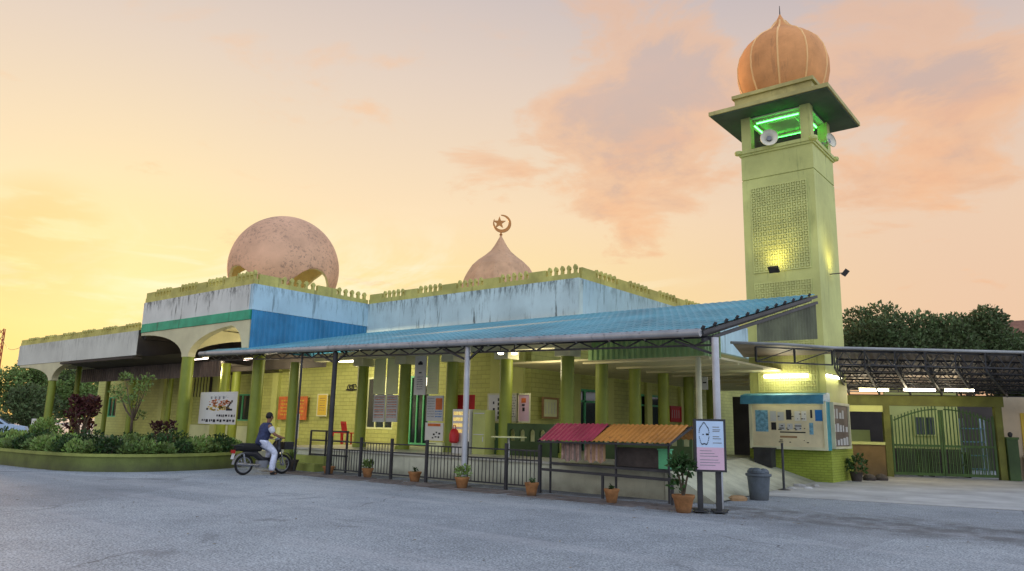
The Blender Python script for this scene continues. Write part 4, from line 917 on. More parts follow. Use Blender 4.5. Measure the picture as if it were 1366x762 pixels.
mb = MB(); sbox(mb, -.255, .255, .80, 1.22, .110, .113); mb.build('poster_band', M['pinkp'], pb)
mb = MB()
for k in range(40):
    t = 2*math.pi*k/40; u = -.11+.095*math.cos(t); zz = 1.47+.2*math.sin(t)*(1+.1*math.sin(5*t))
    if abs(zz-1.47) > .03: sbox(mb, u-.006, u+.006, zz-.012, zz+.012, .110, .113)
sbox(mb, -.14, -.115, 1.455, 1.475, .110, .114); sbox(mb, -.075, -.02, 1.45, 1.485, .110, .114)
mb.build('drawing', M['ink'], pb); mb = MB()
for zz in (1.6, 1.55, 1.52, 1.42, 1.38, 1.3): sbox(mb, .05, .05+rnd.uniform(.1, .17), zz, zz+.015, .110, .112)
for zz in (1.15, 1.1, 1.05, .98, .93, .88): sbox(mb, -.2, -.2+rnd.uniform(.2, .38), zz, zz+.012, .1135, .115)
mb.build('lettering', M['bike_grey'], pb)

# ------------------------------------------------------------------ posters and fittings on the verandah
def panel(px0, py0, px1, py1, Y, m, name, label, cat, frame=None, group=None, th=.03):
    a, b = onY(px0, (py0+py1)/2, Y), onY(px1, (py0+py1)/2, Y); xm = (a.x+b.x)/2
    zt, zb = onY((px0+px1)/2, py0, Y).z, onY((px0+px1)/2, py1, Y).z
    t = thing(name, label, cat, (xm, Y, zb), group)
    MB().box(a.x, b.x, Y, Y+th, zb, zt).build('sheet', M[m], t)
    if frame:
        mb = MB(); f = .05; mb.box(a.x-f, b.x+f, Y-.015, Y-.002, zt, zt+f); mb.box(a.x-f, b.x+f, Y-.015, Y-.002, zb-f, zb); mb.box(a.x-f, a.x, Y-.015, Y-.002, zb, zt); mb.box(b.x, b.x+f, Y-.015, Y-.002, zb, zt); mb.build('frame', M[frame], t)
    t['_r'] = (a.x, b.x, zb, zt, Y); return t
def marks(t, rects, m, name='print', d=.006):
    x0, x1, z0, z1, Y = t['_r']; mb = MB()
    for u0, u1, v0, v1 in rects: mb.box(x0+(x1-x0)*u0, x0+(x1-x0)*u1, Y-d, Y-.001, z1-(z1-z0)*v1, z1-(z1-z0)*v0)
    mb.build(name, M[m], t)
def lines(n, u0, u1, v0, v1, seed, h=.4, breakup=4):
    r = random.Random(seed); out = []
    for i in range(n):
        v = v0+(v1-v0)*i/n; u = u0
        while u < u1-.02:
            w_ = r.uniform(.02, .07)*(2 if breakup > 4 else 1); out.append((u, min(u+w_, u1), v, v+(v1-v0)/n*h*r.uniform(.6, 1.1))); u += w_+r.uniform(.015, .04)
    return out
bn = panel(266, 523, 315, 566, 15.6, 'white', 'banner', 'white banner with orange picture and two bold black lines, hung behind the hedge', 'banner')
_q = random.Random(4)
def _spray(n, cu, cv, ru, rv, w):
    out = []
    for _ in range(n):
        a, t = _q.uniform(0, 6.28), math.sqrt(_q.random()); u, v = cu+ru*t*math.cos(a), cv+rv*t*math.sin(a); k = _q.uniform(.5, 1.3)*w; out.append((u-k, u+k, v-k*.8, v+k*.8))
    return out
marks(bn, _spray(60, .54, .34, .30, .10, .022), 'orange', 'print', .005); marks(bn, _spray(60, .52, .50, .30, .08, .022), 'yellow', 'print', .004); marks(bn, _spray(26, .52, .44, .30, .13, .012), 'cardboard', 'print', .0065); marks(bn, _spray(20, .5, .16, .32, .05, .014), 'lightgrey', 'print', .003)
marks(bn, lines(1, .5, .98, .70, .78, 3, .9)+lines(1, .1, .98, .85, .95, 4, .9)+[(.74, .9, .52, .58), (.2, .25, .5, .56)], 'ink', 'lettering'); marks(bn, [(.86-.03*k, .90-.03*k, .26+.05*k, .33+.05*k) for k in range(5)], 'dark_pot', 'print', .007)
marks(bn, [(.3+.11*k, .34+.11*k, .14, .22) for k in range(4)], 'bike_grey', 'lettering')
ob = panel(371, 529, 409, 560, 20.3, 'orange', 'poster_board', 'orange poster board on the wall behind the slim green column', 'poster'); marks(ob, lines(5, .1, .9, .15, .9, 5), 'yellow', 'lettering')
fp_ = panel(424, 527, 436, 554, 20.3, 'yellow', 'framed_poster', 'yellow framed poster on the wall right of the orange board', 'poster', 'cap'); marks(fp_, lines(6, .2, .8, .15, .85, 6), 'cardboard', 'lettering')
wp = panel(386, 552, 398, 585, 16.6, 'white', 'wall_poster', 'white poster between the thick column and the slim column, behind the rider', 'poster'); marks(wp, lines(5, .1, .9, .1, .9, 36), 'lightgrey', 'lettering')
sgn = thing('wall_sign', 'small black scroll shaped sign high on the yellow wall', 'wall sign', onY(470, 517, 20.4)); mb = MB(); c = onY(470, 517, 20.42)
for k, (u, v, w_, h_) in enumerate(((-.2, 0, .08, .2), (-.08, .03, .1, .12), (.06, 0, .06, .22), (.18, .02, .09, .2), (0, -.1, .4, .04))): mb.tube([(c.x+u+w_*math.cos(q), c.y-.02, c.z+v+h_*.6*math.sin(q)) for q in [i*.7 for i in range(8)]], .02, 6)
mb.build('scroll', M['ink'], sgn)
for a, b, l, s in ((498, 513, 'white printed poster left of the pair hung between green columns', 11), (515, 530, 'white printed poster right of the pair hung between green columns', 12)):
    t = panel(a, 527, b, 563, 17.75, 'lightgrey', 'hanging_poster', l, 'poster', None, 'white posters hung between the columns'); marks(t, lines(9, .08, .92, .06, .9, s, .35), 'orange', 'lettering'); marks(t, lines(5, .08, .92, .1, .9, s+9, .2), 'bike_grey', 'lettering', .007)
for a, b, l in ((499, 514, 'plain pale roller blind above the left poster of the hanging pair'), (516, 531, 'plain pale roller blind above the right poster of the hanging pair')):
    panel(a, 474, b, 526, 17.8, 'pale', 'roller_blind', l, 'blind', None, 'pale blinds between columns')
t = panel(553, 473, 568, 527, 17.55, 'white', 'tall_banner', 'tall white banner with small black emblem right of the green column', 'banner'); marks(t, [(.3, .7, .2, .26), (.4, .6, .17, .2), (.38, .62, .44, .47)], 'ink'); marks(t, lines(6, .25, .75, .55, .9, 14, .4), 'bike_grey', 'lettering')
t = panel(570, 474, 585, 526, 17.6, 'pale', 'tall_banner', 'tall pale banner with faint lines beside the emblem banner', 'banner'); marks(t, lines(9, .1, .9, .2, .9, 15, .25), 'cap', 'lettering')
t = panel(569, 528, 591, 562, 17.5, 'lightgrey', 'wall_poster', 'grey and orange printed poster above the black dotted notice', 'poster'); marks(t, [(.55, .95, .1, .55)], 'orange', 'print', .004); marks(t, lines(8, .06, .5, .1, .9, 16, .35), 'bike_grey', 'lettering'); marks(t, lines(3, .55, .95, .6, .9, 17, .4), 'blue', 'lettering')
t = panel(567, 564, 591, 588, 17.45, 'white', 'wall_notice', 'white notice with orange heading and black spots below the grey poster', 'notice'); marks(t, [(.15, .85, .05, .2)], 'orange'); marks(t, [(.45, .55, .6, .7), (.6, .68, .5, .58), (.55, .65, .75, .82), (.75, .85, .55, .65), (.72, .8, .75, .85), (.4, .48, .8, .88)], 'ink')
t = panel(568, 590, 590, 612, 17.3, 'pale', 'low_cabinet', 'low pale cabinet under the black spotted notice', 'cabinet', None, None, .4); marks(t, [(.1, .6, .08, .12), (.15, .5, .85, .88)], 'ink')
t = panel(612, 546-17, 632, 546, 17.9, 'red', 'red_notice', 'dark red framed notice on the wall behind the grey canopy post', 'notice', 'red'); marks(t, [(.15, .85, .2, .8)], 'lens_red')
rk = panel(603, 546, 626, 612, 17.0, 'white', 'snack_rack', 'white display rack with lit yellow shelves left of the grey post', 'display rack', None, None, .5)
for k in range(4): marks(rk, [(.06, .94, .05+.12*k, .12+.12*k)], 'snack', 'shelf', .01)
marks(rk, [(.06+.09*k, .08+.09*k, .7, .99) for k in range(10)], 'lightgrey', 'slat')
x0_, x1_, z0_, z1_, Y_ = rk['_r']; bag = MB(); bx_, bz_ = x0_+(x1_-x0_)*.35, z0_+.46
bag.lathe([(.10, 0), (.15, .05), (.16, .25), (.11, .38), (.05, .43)], (bx_, Y_-.17, bz_), 12); bag.tube([(bx_-.06, Y_-.17, bz_+.4), (bx_-.05, Y_-.17, bz_+.52), (bx_+.05, Y_-.17, bz_+.52), (bx_+.06, Y_-.17, bz_+.4)], .015, 6)
tag(bag.build('red_bag', M['red'], None, True, (bx_, Y_-.17, bz_)), 'red bag hanging on the front of the lit snack rack', 'bag')
t = panel(630, 547, 647, 612, 17.05, 'wall_green', 'tall_cabinet', 'tall pale cabinet right of the grey canopy post', 'cabinet', None, None, .45); marks(t, [(.1, .9, .06, .08), (.1, .9, .5, .515), (.8, .86, .55, .65)], 'lightgrey')
t = panel(652, 527, 690, 562, 18.2, 'white', 'white_board', 'white notice board with black photos partly behind the green column', 'notice board', 'cap'); marks(t, [(.15, .2, .25, .35), (.15, .22, .5, .6)]+[(.32, .55, .12+.17*k, .24+.17*k) for k in range(5)], 'ink', 'print'); marks(t, lines(8, .6, .95, .1, .9, 21, .3), 'bike_grey', 'lettering')
t = panel(691, 527, 706, 562, 18.2, 'pinkp', 'pink_board', 'pinkish notice board just right of the green verandah column', 'notice board', 'cap'); marks(t, [(.35, .6, .35, .42), (.4, .6, .48, .62)], 'ink'); marks(t, [(.3, .7, .12, .3)], 'orange', 'print')
def side_panel(px0, py0, px1, py1, m, name, label, cat, frame=None):
    X = -15.34; a, b = onX(px0, (py0+py1)/2, X), onX(px1, (py0+py1)/2, X); zt, zb = onX((px0+px1)/2, py0, X).z, onX((px0+px1)/2, py1, X).z
    t = thing(name, label, cat, (X, (a.y+b.y)/2, zb)); MB().box(X, X+.03, a.y, b.y, zb, zt).build('sheet', M[m], t)
    mb = MB(); f = .07
    for p in ((a.y-f, b.y+f, zt, zt+f), (a.y-f, b.y+f, zb-f, zb), (a.y-f, a.y, zb, zt), (b.y, b.y+f, zb, zt)): mb.box(X, X+.06, *p)
    mb.build('frame', M[frame], t); mb = MB()
    for k in range(4): y = lerp(a, b, .15+.22*k).y; mb.box(X+.032, X+.036, y, y+.03, zb+.1, zt-.1)
    mb.build('print', M['lightgrey'], t)
side_panel(724, 533, 742, 556, 'pale', 'framed_board', 'framed pale notice board on the yellow side wall by the round column', 'notice board', 'cardboard')
side_panel(894, 544, 907, 561, 'red', 'red_board', 'small red board on the side wall beyond the second green door', 'notice board', 'lens_red')
lt = panel(928, 503, 944, 520, 24, 'lightgrey', 'ceiling_sign', 'whitish sign with black marks hanging under the walkway ceiling', 'sign'); marks(lt, [(.1, .3, .3, .7), (.4, .5, .2, .5), (.6, .9, .4, .5)], 'ink')
# red plastic chairs
def chair(x, y, zb, rz, label):
    t = thing('plastic_chair', label, 'chair', (x, y, zb), 'red plastic chairs'); ca, sa = math.cos(rz), math.sin(rz)
    T = lambda u, v, q: Vector((x+u*ca-v*sa, y+u*sa+v*ca, zb+q)); m = M['red']
    mb = MB(); mb.obox(T(0, 0, .44), Vector((ca, sa, 0))*.22, Vector((-sa, ca, 0))*.21, Vector((0, 0, .018))); mb.build('seat', m, t)
    mb = MB()
    for u in (-.19, -.065, .065, .19): mb.bar(T(u, .2, .46), T(u*.95, .27, .84), .07, .025)
    mb.bar(T(-.21, .275, .84), T(.21, .275, .84), .04, .09); mb.build('backrest', m, t)
    for u in (-.19, .19):
        for v in (-.18, .18): MB().bar(T(u, v, .43), T(u*1.15, v*1.15, 0), .045, .045).build('leg', m, t)
p = onZ(447, 582, FL); q_ = onY(450, 575, 19.2); chair(q_.x, 19.2, FL, 2.6, 'red plastic chair seen edge-on behind the dark canopy post')
q_ = onY(466, 575, 19.2); chair(q_.x, 19.2, FL, 2.9, 'red plastic chair standing against the yellow wall under the scroll sign')
# small table on the verandah
tb = thing('side_table', 'small pale topped table in front of the arched dark balustrade', 'table', (-13.6, 16.4, FL))
MB().lathe([(.02, 1.24-.02), (.5, 1.24-.02), (.5, 1.24+.01), (.02, 1.24+.01)], (-13.3, 16.6, 0), 24).build('table_top', M['pale'], tb); MB().tube([(-13.3, 16.6, FL), (-13.3, 16.6, 1.22)], .03).build('pedestal', M['lightgrey'], tb)

# ------------------------------------------------------------------ vegetation
def leafcluster(mb, c, r, n, size, rn, squash=1.0, up=0.0, mi=0):
    for _ in range(n):
        while True:
            q = Vector((rn.uniform(-1, 1), rn.uniform(-1, 1), rn.uniform(-1, 1)))
            if .25 < q.length < 1: break
        p = Vector(c)+Vector((q.x*r, q.y*r, q.z*r*squash)); d = (q*.7+Vector((rn.uniform(-1, 1), rn.uniform(-1, 1), rn.uniform(-.6, 1)+up))).normalized()
        s = d.cross(Vector((rn.uniform(-1, 1), rn.uniform(-1, 1), rn.uniform(-1, 1)))).normalized(); l = size*rn.uniform(.6, 1.3); wd = l*.28
        nn = d.cross(s)*l*.1
        mb.add([p, p+d*l*.5+s*wd+nn, p+d*l, p+d*l*.5-s*wd+nn], [(0, 1, 2, 3)], mi)
def blades(mb, c, n, length, rn, width=.03, spread=1.0, mi=0, droop=.5):
    for _ in range(n):
        a = rn.uniform(0, 2*math.pi); out = Vector((math.cos(a), math.sin(a), 0))*spread*rn.uniform(.25, 1); L_ = length*rn.uniform(.6, 1.15); side = Vector((-math.sin(a), math.cos(a), 0))
        pts = [Vector(c)+out*L_*t+Vector((0, 0, L_*(t*1.0-droop*t*t))) for t in (0, .35, .7, 1)]; ws = (width*.6, width, width*.8, .002)
        vs = []
        for p, w_ in zip(pts, ws): vs += [p-side*w_, p+side*w_]
        mb.add(vs, [(0, 1, 3, 2), (2, 3, 5, 4), (4, 5, 7, 6)], mi)
def tree(name, label, base, h, trunk_r, clumps, leafm, size, per, rn, group=None, forks=5):
    base = Vector(base); t = thing(name, label, 'tree', base, group); mb = MB(); top = base+Vector((rn.uniform(-.3, .3), rn.uniform(-.3, .3), h))
    mb.tube([base, lerp(base, top, .5)+Vector((rn.uniform(-.15, .15), rn.uniform(-.15, .15), 0)), top], [trunk_r, trunk_r*.75, trunk_r*.5], 10)
    for (c, r) in clumps[:12]:
        c = Vector(c); m = lerp(lerp(base, top, .75), c, .5)+Vector((0, 0, -.1*h)); mb.tube([lerp(base, top, .7), m, c], [trunk_r*.45, trunk_r*.3, trunk_r*.08], 6)
    mb.build('trunk', M['bark'], t, True); mb = MB()
    for c, r in clumps: leafcluster(mb, c, r, int(per*r*r), size, rn, .8, .2)
    mb.build('crown', M[leafm], t); return t
def crown(c, R_, n, rn, rmin, rmax, sq=.7):
    out = []
    for _ in range(n):
        while True:
            q = Vector((rn.uniform(-1, 1), rn.uniform(-1, 1), rn.uniform(-.7, 1)))
            if .45 < q.length < 1: break
        out.append((Vector(c)+Vector((q.x*R_, q.y*R_, q.z*R_*sq)), rn.uniform(rmin, rmax)))
    return out
rn = random.Random(3)
for px, py, dist, R_, l in ((1178, 464, 62, 4.0, 'broad dark green tree behind the carport, next to the minaret'), (1292, 470, 60, 4.3, 'broad dark green tree behind the carport towards the picture edge'), (1405, 530, 58, 3.4, 'dark green tree cut off at the edge behind the carport')):
    c = EYE+sight(px, py)*dist; tree('broadleaf_tree', l, (c.x, c.y, 0), c.z-1, .35, crown(c, R_, 54, rn, .9, 1.8, .72), 'leaf_tree', .30, 330, rn, 'trees behind the carport')
c = EYE+sight(1368, 437)*75
fh = thing('house', 'distant house with red tiled roof at the right picture edge', 'house', (c.x, c.y, 0)); mb = MB(); mb.box(c.x-2.2, c.x+7, c.y, c.y+7, 0, c.z-.6); mb.build('wall', M['housewall'], fh)
mb = MB(); mb.prism([(c.x-3, c.y-.8, c.z-.7), (c.x-3, c.y+7.8, c.z-.7), (c.x-3, c.y+3.5, c.z+1.2)], (11, 0, 0)); mb.build('roof', M['roof_tile'], fh)
# trees at the left
for i, (px, py, dist, R_, l) in enumerate(((20, 520, 60, 2.3, 'dark bushy tree at the left picture edge behind the parked car'), (66, 515, 64, 2.8, 'tall bushy green tree left of the wing column'), (105, 530, 62, 2.4, 'green tree seen under the low wing roof'), (40, 548, 56, 1.9, 'low dark green tree behind the white board'), (125, 515, 72, 2.8, 'green tree farthest under the wing roof, by the yellow corner'))):
    c = EYE+sight(px, py)*dist; tree('garden_tree', l, (c.x, c.y, 0), max(1.2, c.z-.8), .18, crown(c, R_, 26, rn, .7, 1.15, .8), 'leaf_tree' if i % 2 else 'leaf', .26, 230, rn, 'trees beyond the wing')
# planter with curved kerb
kp = [onZ(*p) for p in ((-140, 600), (-60, 612), (0, 620), (80, 628), (170, 630), (250, 628), (303, 625))]+[Vector((-23.2, 14.5, 0)), Vector((-24.2, 15.6, 0))]
pl = thing('planter', 'curved green painted planter bed with a raised kerb before the porch', 'planter', (-24, 11, 0))
def smooth_path(pts, n=6):
    out = []
    for i in range(len(pts)-1):
        p0, p1, p2, p3 = pts[max(i-1, 0)], pts[i], pts[i+1], pts[min(i+2, len(pts)-1)]
        for k in range(n):
            t = k/n; out.append(.5*((2*p1)+(p2-p0)*t+(2*p0-5*p1+4*p2-p3)*t*t+(3*p1-p0-3*p2+p3)*t**3))
    return out+[pts[-1]]
sp_ = smooth_path(kp); KH = .50
def ribbon(mb, path, o0, o1, z0, z1):
    L_ = []
    for i, p in enumerate(path):
        d = (path[min(i+1, len(path)-1)]-path[max(i-1, 0)]); d.z = 0; d.normalize(); n = Vector((-d.y, d.x, 0)); L_.append((p+n*o0, p+n*o1))
    vs = []
    for a, b in L_: vs += [(a.x, a.y, z0), (b.x, b.y, z0), (b.x, b.y, z1), (a.x, a.y, z1)]
    fs = []
    for i in range(len(L_)-1):
        for k in range(4): fs.append((i*4+k, i*4+(k+1) % 4, i*4+4+(k+1) % 4, i*4+4+k))
    fs += [(0, 1, 2, 3), tuple((len(L_)-1)*4+k for k in (3, 2, 1, 0))]
    mb.add(vs, fs)
mb = MB(); ribbon(mb, sp_, 0, .2, 0, KH-.08); mb.build('kerb_wall', M['kerb_green'], pl)
mb = MB(); ribbon(mb, sp_, -.04, .26, KH-.08, KH); mb.build('coping', M['kerb_top'], pl)
mb = MB(); inner = []
for i, p in enumerate(sp_):
    d = (sp_[min(i+1, len(sp_)-1)]-sp_[max(i-1, 0)]).normalized(); inner.append(p+Vector((-d.y, d.x, 0))*.2)
poly = [(p.x, p.y, KH-.1) for p in inner]+[(-30, 16.1, KH-.1), (-80, 16.1, KH-.1), (-80, 9, KH-.1)]
mb.add(poly, [tuple(range(len(poly)))]); mb.build('soil', M['soil'], pl)
# shrubs along the kerb: each one a plant
def dist_along(path):
    s = [0]
    for i in range(1, len(path)): s.append(s[-1]+(path[i]-path[i-1]).length)
    return s
ss = dist_along(sp_)
def along(s):
    for i in range(1, len(ss)):
        if ss[i] >= s: t = (s-ss[i-1])/(ss[i]-ss[i-1]); d = (sp_[i]-sp_[i-1]).normalized(); return lerp(sp_[i-1], sp_[i], t), Vector((-d.y, d.x, 0))
    return sp_[-1], Vector((-1, 0, 0))
kinds = {}
def shrub(kind, p, s, rn, label, group):
    p = Vector((p.x, p.y, KH-.12)); t = thing('shrub', label, 'shrub', p, group); mb = MB()
    if kind == 0:
        blades(mb, p, 60, .62*s, rn, .035, .9, 0, .6); leafcluster(mb, p+Vector((0, 0, .22*s)), .36*s, 260, .13, rn, .7, .5); m = 'leaf'
    elif kind == 1:
        blades(mb, p, 60, .55*s, rn, .04, 1.0, 0, .7); leafcluster(mb, p+Vector((0, 0, .28*s)), .42*s, 380, .12, rn, .65, .6); m = 'leaf_light'
    elif kind == 2:
        leafcluster(mb, p+Vector((0, 0, .3*s)), .4*s, 420, .11, rn, .8, .3); m = 'leaf_dark'
    else:
        blades(mb, p, 90, .8*s, rn, .03, .75, 0, .45); m = 'leaf_light'
    mb.build('foliage', M[m], t); st = MB()
    for _ in range(4): a = rn.uniform(0, 6.28); st.tube([p, p+Vector((math.cos(a)*.15*s, math.sin(a)*.15*s, .3*s))], .012, 5)
    st.build('stem', M['bark'], t)
total = ss[-1]; s = 1.0; i = 0; rn = random.Random(11)
KL = {0: ('leafy mid green shrub in the hedge row on the planter kerb', 'leafy hedge shrubs along the planter'), 1: ('pale yellow green shrub in the hedge row on the planter kerb', 'pale hedge shrubs along the planter'), 2: ('small dark green shrub in the hedge row on the planter kerb', 'dark hedge shrubs along the planter')}
while s < total-.3:
    p, n = along(s); k = (0, 1, 0, 2, 1, 0, 2)[i % 7]
    shrub(k, p+n*rn.uniform(.35, .5), rn.uniform(.75, 1.0), rn, *KL[k])
    if i % 2 == 0: k2 = (2, 0, 1)[(i//2) % 3]; shrub(k2, p+n*rn.uniform(.95, 1.2), rn.uniform(.9, 1.2), rn, *KL[k2])
    if i % 3 == 0: k2 = (0, 2)[i % 2]; shrub(k2, p+n*rn.uniform(1.7, 2.1), rn.uniform(1.0, 1.3), rn, *KL[k2])
    s += .62; i += 1
p = onZ(218, 602, .4); shrub(3, Vector((p.x-.4, p.y+.6, 0)), 1.0, rn, 'spiky pale strap leaved plant in the planter right of centre', None)
def bush(px, py_base, py_top, Y, width, m, label, name, rn, dens=700, size=.14):
    b = onY(px, py_base, Y); tp = onY(px, py_top, Y); h = tp.z-.4; t = thing(name, label, 'shrub', (b.x, Y, .4)); mb = MB(); c0 = Vector((b.x, Y, .4))
    for k in range(6): a = k*1.05; q = c0+Vector((math.cos(a)*width*.35, math.sin(a)*width*.35, h*(.55+.4*rn.random()))); mb.tube([c0, lerp(c0, q, .5)+Vector((0, 0, .1)), q], [.05, .035, .012], 6)
    mb.build('stem', M['bark'], t, True); mb = MB()
    for k in range(14):
        a = rn.uniform(0, 6.28); rr = width*.5*math.sqrt(rn.random()); zz = h*rn.uniform(.35, .95); leafcluster(mb, c0+Vector((math.cos(a)*rr, math.sin(a)*rr, zz)), width*.2, int(dens/14), size, rn, .9, .4)
    mb.build('foliage', M[m], t)
bush(105, 590, 530, 13.6, 1.3, 'leaf_purple', 'dark red leaved shrub in the planter under the low wing', 'red_shrub', rn, 1100, .17)
bush(216, 590, 566, 13.2, .8, 'leaf_purple', 'small blackish red shrub in the planter right of the little tree', 'red_shrub', rn, 500, .12)
bush(60, 590, 562, 12.5, 1.2, 'leaf_light', 'rounded pale shrub in the planter below the wing column', 'pale_shrub', rn, 1000, .13)
b0 = onY(178, 585, 13.4); b0.z = .4
tree('small_tree', 'small open branched tree in the planter before the yellow wall', b0, 1.5, .07, [(onY(px, py, 13.4)+Vector((0, rn.uniform(-.3, .3), 0)), r) for px, py, r in ((160, 520, .32), (172, 506, .28), (190, 512, .34), (200, 520, .26), (168, 530, .3), (184, 534, .28), (178, 552, .22), (195, 505, .2), (150, 528, .2))], 'leaf', .14, 800, rn)
# potted plants
def pot(p, r, h, m, label, plant, rn, ph=.4):
    p = Vector((p.x, p.y, 0)); t = thing('potted_plant', label, 'potted plant', p, 'pots along the railing')
    MB().lathe([(r*.62, 0), (r*.7, .02), (r*.95, h*.75), (r*1.08, h*.86), (r*1.1, h), (r*.92, h), (r*.85, h*.88)], p, 20).build('pot', M[m], t, True)
    MB().lathe([(.01, 0), (r*.86, 0), (r*.86, .01)], p+Vector((0, 0, h*.86)), 16).build('soil', M['soil'], t); mb = MB(); top = p+Vector((0, 0, h*.88))
    if plant == 'grass': blades(mb, top, 70, ph, rn, .012, .55, 0, .35); lm = 'leaf'
    elif plant == 'bush': leafcluster(mb, top+Vector((0, 0, ph*.5)), ph*.55, 130, .1, rn, .8, .4); lm = 'leaf'
    elif plant == 'sparse': blades(mb, top, 12, ph, rn, .014, .5, 0, .3); leafcluster(mb, top+Vector((0, 0, ph*.4)), ph*.3, 26, .07, rn); lm = 'leaf_dark'
    elif plant == 'tall':
        st = MB()
        for a in (0, 2.1, 4.2): st.tube([top, top+Vector((math.cos(a)*.08, math.sin(a)*.08, ph*.5)), top+Vector((math.cos(a)*.16, math.sin(a)*.16, ph*.9))], [.025, .02, .008], 6)
        st.build('stem', M['bark'], t, True); lm = 'leaf_dark'
        for k in range(9): a = rn.uniform(0, 6.28); q = top+Vector((math.cos(a)*.12, math.sin(a)*.12, ph*rn.uniform(.3, 1.0))); leafcluster(mb, q, .17, 26, .13, rn, .8, .2); blades(mb, q, 8, .28, rn, .025, 1, 0, .7)
    mb.build('foliage', M[lm], t)
PT = [((388, 629), .20, .36, 'dark_pot', 'dark pot of tall grass next to the motorbike front wheel', 'grass', .55), ((438, 633), .17, .24, 'terracotta', 'terracotta pot at the foot of the dark canopy post', 'sparse', .12), ((490, 637), .16, .26, 'terracotta', 'terracotta pot with a small leafy plant, second from the dark canopy post', 'bush', .26),
      ((553, 643), .17, .27, 'terracotta', 'terracotta pot of bare twigs between the railing posts', 'sparse', .2), ((616, 652), .17, .28, 'terracotta', 'terracotta pot with bright leafy plant at the grey canopy post', 'bush', .32), ((709, 662), .15, .30, 'terracotta', 'terracotta pot with short twigs left of the roofed stall', 'sparse', .16), ((816, 672), .15, .30, 'terracotta', 'terracotta pot below the orange half of the stall roof', 'sparse', .14), ((912, 684), .20, .33, 'terracotta', 'large brown pot with tall leafy plant left of the notice board', 'tall', .68)]
for q, r, h, m, l, pk, ph in PT: pot(onZ(*q), r, h, m, l, pk, rn, ph)

# ------------------------------------------------------------------ street items by the corner
bp_ = onZ(1013, 667); bt = thing('waste_bin', 'tapered grey plastic bin filled with rags behind the notice board', 'bin', bp_)
MB().lathe([(.20, 0), (.21, .02), (.255, .52), (.29, .54), (.29, .59), (.235, .59), (.22, .46)], bp_, 24).build('bin_body', M['bin'], bt, True)
mb = MB(); rq = random.Random(5)
for k in range(9): a = rq.uniform(0, 6.28); mb.lathe([(.01, -.05), (.09, -.03), (.1, .03), (.05, .09), (.01, .1)], bp_+Vector((math.cos(a)*.15, math.sin(a)*.15, .58+rq.uniform(0, .05))), 9)
mb.build('rags', M['bin'], bt, True)
pp = onZ(1046, 655); ps = thing('barrier_post', 'thin black post on a round base in front of the notice case', 'post', pp)
MB().lathe([(.17, 0), (.17, .03), (.05, .06), (.02, .08)], pp, 18).build('base', M['dark_steel'], ps, True); MB().tube([pp, pp+Vector((0, 0, 1.25))], .032, 10).build('pole', M['dark_steel'], ps, True)
for i, (px, py, s) in enumerate(((1066, 650, .14), (1078, 653, .11), (1088, 650, .13), (1056, 653, .1), (984, 668, .17), (972, 664, .14))):
    p = onZ(px, py); mb = MB(); mb.lathe([(.02, 0), (s, .0), (s*1.05, s*.35), (s*.7, s*.65), (.02, s*.72)], p, 9)
    o = mb.build('rubble_stone', M['concrete'] if i < 4 else M['cardboard'], None, False, p); o.rotation_euler.z = i; o.scale = (1.3, .8, 1)
    tag(o, 'grey rubble stone on the ground by the minaret base' if i < 4 else 'flat brown stone on the ground behind the notice board', 'stone', 'rubble stones by the minaret' if i < 4 else 'brown stones behind the notice board')
db = onZ(1024, 644); t = thing('black_crate', 'black crate at the foot of the minaret under the notice case', 'crate', (-8.7, 24, FL-.25)); mb = MB()
cx = onY(1021, 630, 24.0); mb.box(cx.x-.28, cx.x+.28, 23.8, 24.2, FL-.25, FL+.3); mb.build('crate_body', M['dark_steel'], t); MB().box(cx.x-.31, cx.x+.31, 23.77, 24.23, FL+.3, FL+.35).build('rim', M['dark_steel'], t)
q0 = onZ(1124, 640); sgn = thing('leaning_board', 'brown cardboard sign leaning by the right side of the minaret base', 'board', q0); mb = MB(); mb.obox(q0+Vector((.1, .1, .45)), gd*.22, gn*.02+Vector((0, 0, .0)), Vector((-.06, .1, .45))); mb.build('sheet', M['cardboard'], sgn)
mb = MB(); mb.obox(q0+Vector((.1, .07, .62)), gd*.17, gn*.012, Vector((-.03, .05, .22))); mb.build('notice', M['housewall'], sgn)
q1 = onZ(1143, 643); tq = thing('leafy_pot', 'dark bushy pot plant against the brown wall left of the gate', 'potted plant', q1); MB().lathe([(.15, 0), (.2, .28), (.22, .3)], q1, 14).build('pot', M['dark_pot'], tq, True); mb = MB(); leafcluster(mb, q1+Vector((0, 0, .55)), .33, 200, .14, rn); mb.build('foliage', M['leaf_dark'], tq)
for px, l in ((1160, 'dark sack lying at the foot of the brown wall'), (1176, 'smaller dark sack by the gate post')):
    p = onZ(px, 642); mb = MB(); mb.lathe([(.02, 0), (.2, .02), (.22, .1), (.14, .2), (.02, .24)], p, 12); tag(mb.build('sack', M['dark_pot'], None, True, p), l, 'sack')

